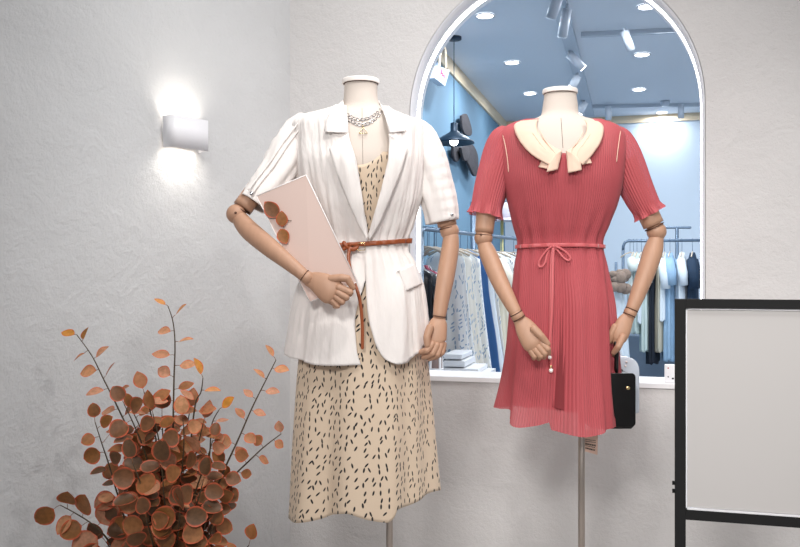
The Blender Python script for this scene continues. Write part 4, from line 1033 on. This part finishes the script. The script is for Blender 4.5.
def garment(name, cat, c, wdir, length, w1, w2, th, m, label, group, sleeves=0, seed=0, slm=None, slr=.035):
    """a garment hanging under rail point c"""
    n_ = Vector((-wdir.y, wdir.x, 0)); rr = random.Random(seed); ph = rr.uniform(0, 6)
    top = c.z - .105
    prof = [(0, .16), (.02, .25), (.045, .8), (.07, 1.0), (.12, 1.0)]
    def fn(u, v):
        a = 2 * PI * u; s = v ** .8 * length
        if s < .12: 
            k = interp([p[0] for p in prof], [p[1] for p in prof], s); w_ = w1 * k
        else:
            w_ = w1 + (w2 - w1) * ((s - .12) / (length - .12)) ** 1.2
        f = min(1, s / length * 1.3); fd = 1 + .0 * f
        x = w_ / 2 * math.copysign(abs(math.cos(a)) ** .8, math.cos(a)); y = th / 2 * math.sin(a) * (.5 + .5 * min(1, s / .1))
        wob = .018 * f * math.sin(7 * a + ph) + .01 * f * math.sin(13 * a + ph * 2)
        p = c + wdir * (x + wob * .5 * math.cos(a)) + n_ * (y + wob * math.sin(a)); p.z = top - s + .012 * math.sin(5 * a + ph) * v
        return p
    g = grid(48, 40, fn, True, lambda u, v: (u * (w1 + w2) , v * length), True, True)
    o = obj(name, g, m, xf=ident, label=label, cat=cat, group=group)
    for s in ((-1, 1) if sleeves else ()):
        p0 = c + wdir * s * w1 * .42 + Vector((0, 0, -.17)); p1 = p0 + wdir * s * .05 + n_ * -.02 + Vector((0, 0, -sleeves * .5)); p2 = p0 + wdir * s * .06 + n_ * -.03 + Vector((0, 0, -sleeves))
        obj('sleeve', tube([p0, p1, p2], [slr, slr * 1.15, slr * .95], 14, ref=(.5, .5, .1)), slm or m, o, xf=ident)
    return o
def rail_geo(pts, r=.012): return tube(pts, r, 12, ref=(.1, .3, .95))
# left rack, angled away from the arch
rA = W(424, 229, 4.9); rB = W(545, 243, 6.9); rz = rA.z; rB.z = rz
dr = (rB - rA).normalized(); wd_ = Vector((dr.y, -dr.x, 0))
rk = thing('garment_rack', (rA.x, rA.y, 0), 'chrome garment rack crowded with white and blue print dresses behind the arch on the left', 'garment rack')
obj('rail', rail_geo([rA + Vector((0, 0, -.05)) - dr * .03, rA + Vector((0, 0, -.012)) - dr * .02, rA, rB, rB + dr * .02 + Vector((0, 0, -.012)), rB + dr * .03 + Vector((0, 0, -.05))]), M['chromeb'], rk, xf=ident)
for p, s in ((rA, -1), (rB, 1)):
    obj('upright', tube([Vector((p.x, p.y, .03)) + dr * s * .03, p + dr * s * .03 + Vector((0, 0, -.045))], .012, 12), M['chromeb'], rk, xf=ident)
    obj('foot', tube([Vector((p.x, p.y, .015)) + dr * s * .03 + wd_ * .22, Vector((p.x, p.y, .015)) + dr * s * .03 - wd_ * .22], .015, 10, rnd=True, ref=(0, 0, 1)), M['chromeb'], rk, xf=ident)
pm = rA.lerp(rB, .5)
pole_p = W(473, 204, 5.9)
obj('post_with_sign_arm', tube([Vector((pole_p.x, pole_p.y, .0)), Vector((pole_p.x, pole_p.y, W(473, 202, 5.9).z))], .018, 14), M['chromeb'], rk, xf=ident).name = 'centre_post'
GW = 'dresses on the angled rack at the left of the arch'; HGp = 'hangers on the angled rack at the left of the arch'
ml = dict(
    black=mat('glossy black fabric', (22, 22, 28), .3, sheen=.5),
    zebra=stripe_mat('black and white stripe', (235, 235, 240), (18, 18, 24), 14, 'Y', tilt=.6),
    rose=mat('dusty rose cloth', (178, 78, 104), .8),
    white1=spot_mat('white cloth faint blue print', (244, 245, 244), (150, 174, 200), 40, .16, .55, keep=.5),
    white2=spot_mat('white cloth pale print', (244, 240, 230), (186, 200, 214), 30, .16, .5, keep=.5),
    bluest=stripe_mat('blue ikat stripe', (228, 236, 244), (66, 112, 170), 1.7, 'X'),
    cream=mat('cream cotton', (236, 230, 212), .8, mottle=.06),
    floral=spot_mat('navy sprig print', (238, 240, 240), (40, 66, 104), 34, .16, .3, keep=.8),
    navy=stripe_mat('navy and white stripe', (232, 236, 242), (24, 40, 76), 16, 'Y', tilt=.4),
    denim=mat('pale denim', (130, 160, 192), .8, mottle=.1), pink=mat('soft pink cloth', (214, 120, 130), .8))
L_ = [('jacket', 'jacket', .03, .42, .22, .2, .14, 'black', 'short glossy dark garment nearest the left rim of the arch', .25),
      ('knit_top', 'top', .06, .47, .2, .2, .06, 'rose', 'dusty rose top just behind the glossy dark garment', 0),
      ('knit_top', 'top', .075, .56, .2, .22, .05, 'zebra', 'black and white striped top below the rose one at the left rim', 0),
      ('hanging_dress', 'dress', .13, 1.10, .26, .50, .05, 'white1', 'long white dress with faint blue print, nearest of the long dresses', 0),
      ('hanging_dress', 'dress', .18, 1.13, .26, .52, .05, 'white2', 'long white dress with pale print, second of the long dresses', 0),
      ('hanging_dress', 'dress', .235, 1.13, .27, .54, .05, 'white1', 'long white dress with faint blue print, in front of the blue striped one', 0),
      ('hanging_dress', 'dress', .285, 1.13, .33, .64, .04, 'bluest', 'long dress with bold blue stripe down its side', 0),
      ('hanging_dress', 'dress', .345, 1.12, .28, .52, .06, 'white2', 'long white dress with pale print just behind the blue striped one', 0),
      ('hanging_dress', 'dress', .40, 1.12, .30, .50, .06, 'cream', 'plain cream long dress between the blue striped and the sprig print dresses', .2),
      ('hanging_dress', 'dress', .48, 1.14, .32, .50, .05, 'floral', 'long white dress with navy sprig print nearer the blue striped dress', 0),
      ('hanging_dress', 'dress', .56, 1.14, .34, .52, .05, 'floral', 'long white dress with navy sprig print touching the edge of the coral dress', 0),
      ('hanging_shirt', 'shirt', .67, .66, .42, .44, .06, 'navy', 'navy and white striped shirt at the far part of the left rack', .3),
      ('hanging_dress', 'dress', .76, 1.14, .42, .50, .05, 'cream', 'cream dress near the far end of the left rack', 0)]
for i, (nm, ct, f, ln_, w1, w2, th, mk, lab, slv) in enumerate(L_):
    c = rA.lerp(rB, f)
    hc = c.copy()
    if i < 3: c = c - wd_ * (.06 if wd_.dot(RT) > 0 else -.06) - Vector((0, 0, .10))
    garment(nm, ct, c, wd_, ln_, w1, w2, th, ml[mk], lab, GW, slv, i)
    hanger(hc, wd_, w1, 'slim hanger hooked over the chrome rail of the left rack', HGp)
# extra bare hangers at the near end
for f in (.0, .02, .065, .14, .2): hanger(rA.lerp(rB, f), wd_, .36, 'slim hanger hooked over the chrome rail of the left rack', HGp)
# striped hat on top of a yellow post
q = W(502, 232, 6.4)
ys = thing('hat_stand', (q.x, q.y, 0), 'thin yellow post behind the left rack carrying a hat', 'stand')
zt_ = W(502, 220, 6.4).z
obj('post', tube([Vector((q.x, q.y, .01)), Vector((q.x, q.y, zt_))], .012, 10), mat('yellow metal', (196, 190, 130), .5), ys, xf=ident)
obj('base_plate', lathe([(.14, 0), (.14, .012), (.02, .02)], (q.x, q.y, 0), 28), M['chromeb'], ys, xf=ident)
hat = thing('sun_hat', (q.x + .05, q.y, zt_), 'pink and white soft hat on the thin post behind the left rack', 'hat')
mh = stripe_mat('pink and white cloth', (240, 232, 240), (222, 150, 190), 5, 'Y')
obj('crown', lathe([(.085, zt_ + .0), (.09, zt_ + .05), (.08, zt_ + .105), (.05, zt_ + .125), (.001, zt_ + .13)], (q.x + .05, q.y, 0), 28), mh, hat, xf=ident)
obj('brim', lathe([(.088, zt_ + .005), (.125, zt_ - .01), (.127, zt_ - .006), (.088, zt_ + .012)], (q.x + .05, q.y, 0), 28), mh, hat, xf=ident)

# right rack, parallel to the far wall
DR = 7.9
ra = onY(628, 241, 7.9); ra2 = onY(718, 241, 7.9); rz = ra.z; ra2.z = rz
rk2 = thing('garment_rack', (ra.x, ra.y, 0), 'blue grey pipe garment rack in front of the pale far wall on the right', 'garment rack')
cpts = [ra + Vector((-.022 - .02 * 1, 0, -.08)), ra + Vector((-.04, 0, -.045)), ra + Vector((-.028, 0, -.014)), ra, ra2]
obj('rail', tube(cpts, .013, 12, ref=(0, 1, 0)), M['chromeb'], rk2, xf=ident)
obj('upright', tube([Vector((cpts[0].x, cpts[0].y, .01)), cpts[0]], .013, 12), M['chromeb'], rk2, xf=ident)
obj('upright', tube([Vector((ra2.x, ra2.y, .01)), ra2], .013, 12), M['chromeb'], rk2, xf=ident)
for x in (cpts[0].x, ra2.x): obj('foot', box(x - .02, x + .02, ra.y - .25, ra.y + .25, 0, .02), M['chromeb'], rk2, xf=ident, smooth=False)
tq = onY(677, 228, 8.15)
ts = thing('display_stand', (tq.x, tq.y, 0), 'tall T-shaped blue grey stand rising behind the right garment rack', 'stand')
obj('post', tube([Vector((tq.x, tq.y, .01)), tq], .016, 12), M['chromeb'], ts, xf=ident)
obj('cross_arm', tube([onY(665, 227.5, 8.15), onY(690, 227.5, 8.15)], .012, 10, ref=(0, 0, 1), rnd=True), M['chromeb'], ts, xf=ident)
obj('base_plate', lathe([(.18, 0), (.18, .012), (.02, .02)], (tq.x, tq.y, 0), 28), M['chromeb'], ts, xf=ident)
GR = 'garments on the right rack in front of the far wall'; HGr = 'hangers on the right rack in front of the far wall'
mr_ = dict(wh=mat('white cotton', (222, 232, 240), .8), wh2=mat('off white cotton', (214, 222, 218), .8), blk=mat('black navy cloth', (14, 24, 38), .8), bg=mat('beige cloth', (196, 190, 172), .8),
           lb=mat('light blue denim', (150, 182, 210), .8, mottle=.12, mscale=30), dn=mat('dark denim', (24, 48, 72), .8), gr=mat('sage white cloth', (196, 212, 208), .8), br=mat('taupe ruffled cloth', (140, 122, 110), .9, bump=1, bscale=40, mottle=.4, mscale=40))
R_ = [('knit_top', 'top', 617, 18, 345, 'wh', 'white garment at the left end of the right rack, under the taupe ruffles', 0),
      ('hanging_shirt', 'shirt', 633.5, 6, 300, 'wh2', 'small white top hung beside the curved corner of the right rack', .1),
      ('hanging_dress', 'dress', 637, 9, 332, 'gr', 'pale sage dress behind the wooden forearm on the right rack', .0),
      ('hanging_shirt', 'shirt', 641.5, 7, 322, 'wh', 'narrow white shirt left of the long sage coat', .25),
      ('hanging_coat', 'coat', 647, 9, 350, 'gr', 'long pale sage coat left of the long dark dress', .2),
      ('hanging_dress', 'dress', 653.5, 9, 362, 'blk', 'long near-black dress, lowest hanging on the right rack', .0),
      ('hanging_dress', 'dress', 660.5, 7, 350, 'bg', 'slim beige dress right of the long near-black dress', .0),
      ('hanging_shirt', 'shirt', 664.5, 7, 320, 'wh', 'white shirt between the beige and light blue garments', .25),
      ('hanging_dress', 'dress', 670, 11, 359, 'lb', 'light blue denim dress on the right rack beside the stand frame', .22),
      ('hanging_shirt', 'shirt', 682, 11, 345, 'wh', 'white shirt with puffed sleeves right of the light blue dress', .22),
      ('hanging_jacket', 'jacket', 692.5, 11, 352, 'dn', 'dark denim jacket at the right rim of the arch', .25)]
for i, (nm, ct, x, wpx, yb, mk, lab, slv) in enumerate(R_):
    c = onY(x, 241, 7.9); c.z = rz
    if i == 0: c.x = cpts[0].x - .12; c.y = 7.95
    ln_ = (c.z - .105) - onY(x, yb, 7.9).z; wd = wpx / F * 7.8 * .85
    yv = Vector((0.12, 1, 0)).normalized()
    if i == 0: continue
    garment(nm, ct, c, yv, ln_, .34, .36, wd, mr_[mk], lab, GR, slv, 40 + i, slr=.036 + .004 * (i % 3))
    hanger(c, yv, .36, 'thin hanger hooked over the pipe rail of the right rack', HGr)
hanger(onY(630, 241, 7.9), Vector((1, .3, 0)).normalized(), .2, 'thin hanger hooked over the pipe rail of the right rack', HGr)
# ruffled garment on its own stand left of the rack
c = onY(616, 262, 7.6)
gs = thing('display_stand', (c.x, c.y, 0), 'slim stand behind the coral dress holding a ruffled taupe collar garment', 'stand')
obj('post', tube([Vector((c.x, c.y, .01)), c], .012, 10), M['chromeb'], gs, xf=ident)
obj('base_plate', lathe([(.15, 0), (.15, .012), (.02, .02)], (c.x, c.y, 0), 28), M['chromeb'], gs, xf=ident)
garment('hanging_dress', 'dress', c + Vector((0, -.03, .0)), Vector((1, 0, 0)), .72, .14, .22, .08, mr_['wh'], 'white dress on the slim stand under the ruffled taupe scarf', GR, 0, 77)
rf = []
rr = random.Random(5)
for k in range(16):
    x_, y_ = 611 + rr.random() * 15, 274 + rr.random() * 17
    ctr = onY(x_, y_, 7.5 - rr.random() * .06); r = .035 + rr.random() * .02
    rf.append(ball(ctr, r, 12, (1, .5, .6 + rr.random() * .5)))
obj('ruffled_scarf', join(*rf), mr_['br'], xf=ident, label='taupe ruffled scarf round the top of the white dress beside the coral dress', cat='scarf')
# slate cabinet under the right rack, low shelf and small things under the left rack
ca = onY(600, 335, 8.5); cb = onY(720, 335, 8.5)
obj('low_cabinet', box(ca.x - .4, cb.x + .3, 8.5, 9.1, 0, ca.z + .0), M['cab'], xf=ident, smooth=False, bevel=.01, label='long low slate blue cabinet behind the clothes of the right rack', cat='cabinet')
for i, (x0, x1, y0, y1, lab) in enumerate(((443.5, 463, 354, 359, 'topmost white box of the flat stack below the long white dresses'), (443.5, 466, 360.5, 366.5, 'middle white box of the flat stack below the long white dresses'), (443.5, 480, 368, 372.5, 'lowest and widest white box of the flat stack below the long white dresses'))):
    a = W(x0, y1, 4.75); b = W(x1, y0, 4.75)
    obj('storage_box', box(a.x, b.x, a.y, a.y + .3, a.z, b.z), M['sill'], xf=ident, smooth=False, bevel=.004, label=lab, cat='box', group='flat white boxes below the long dresses')
a = W(443.5, 373.5, 4.75); b = W(484, 373.5, 4.75)
lt = thing('low_table', (a.x, a.y, 0), 'white low table under the long dresses carrying flat boxes', 'table')
obj('table_top', box(a.x - .02, b.x + .02, a.y - .02, a.y + .34, a.z - .03, a.z), M['sill'], lt, xf=ident, smooth=False)
for x in (a.x, b.x - .03):
    for y in (a.y, a.y + .29): obj('leg', box(x, x + .03, y, y + .03, 0, a.z - .03), M['sill'], lt, xf=ident, smooth=False)
# clear bin at the left rim
a = W(427, 374, 4.2); b = W(441, 356, 4.2)
st_ = thing('wire_stool', ((a.x + b.x) / 2, a.y, 0), 'white wire stool with a dusky cushion just inside the left foot of the arch', 'stool')
cx, cy = (a.x + b.x) / 2, a.y + .06; rr_ = (b.x - a.x) / 2
zt_ = b.z
for k in range(4):
    an = PI / 4 + k * PI / 2
    obj('leg', tube([Vector((cx + rr_ * 1.3 * math.cos(an), cy + rr_ * 1.3 * math.sin(an), 0)), Vector((cx + rr_ * math.cos(an), cy + rr_ * math.sin(an), zt_))], .006, 8), M['sill'], st_, xf=ident)
obj('hoop', join(*[tube([Vector((cx + rr_ * math.cos(k * PI / 14), cy + rr_ * math.sin(k * PI / 14), z)) for k in range(28)], .005, 8, closed=True, ref=(0, 0, 1)) for z in (zt_, a.z + .02)]), M['sill'], st_, xf=ident)
obj('cushion', lathe([(rr_ * .85, a.z), (rr_ * .9, a.z + .01), (rr_ * .9, zt_ - .01), (rr_ * .8, zt_)], (cx, cy, 0), 28), mat('dusky cushion', (150, 128, 122), .7), st_, xf=ident)

# ------------------------------------------------------------------ view
vs = scn.view_settings
scn.display_settings.display_device = 'sRGB'
vs.view_transform = 'Standard'; vs.look = 'None'; vs.gamma = 1; vs.exposure = 0.0; vs.use_curve_mapping = False
scn.cycles.use_denoising = True; scn.cycles.max_bounces = 8; scn.cycles.transparent_max_bounces = 16
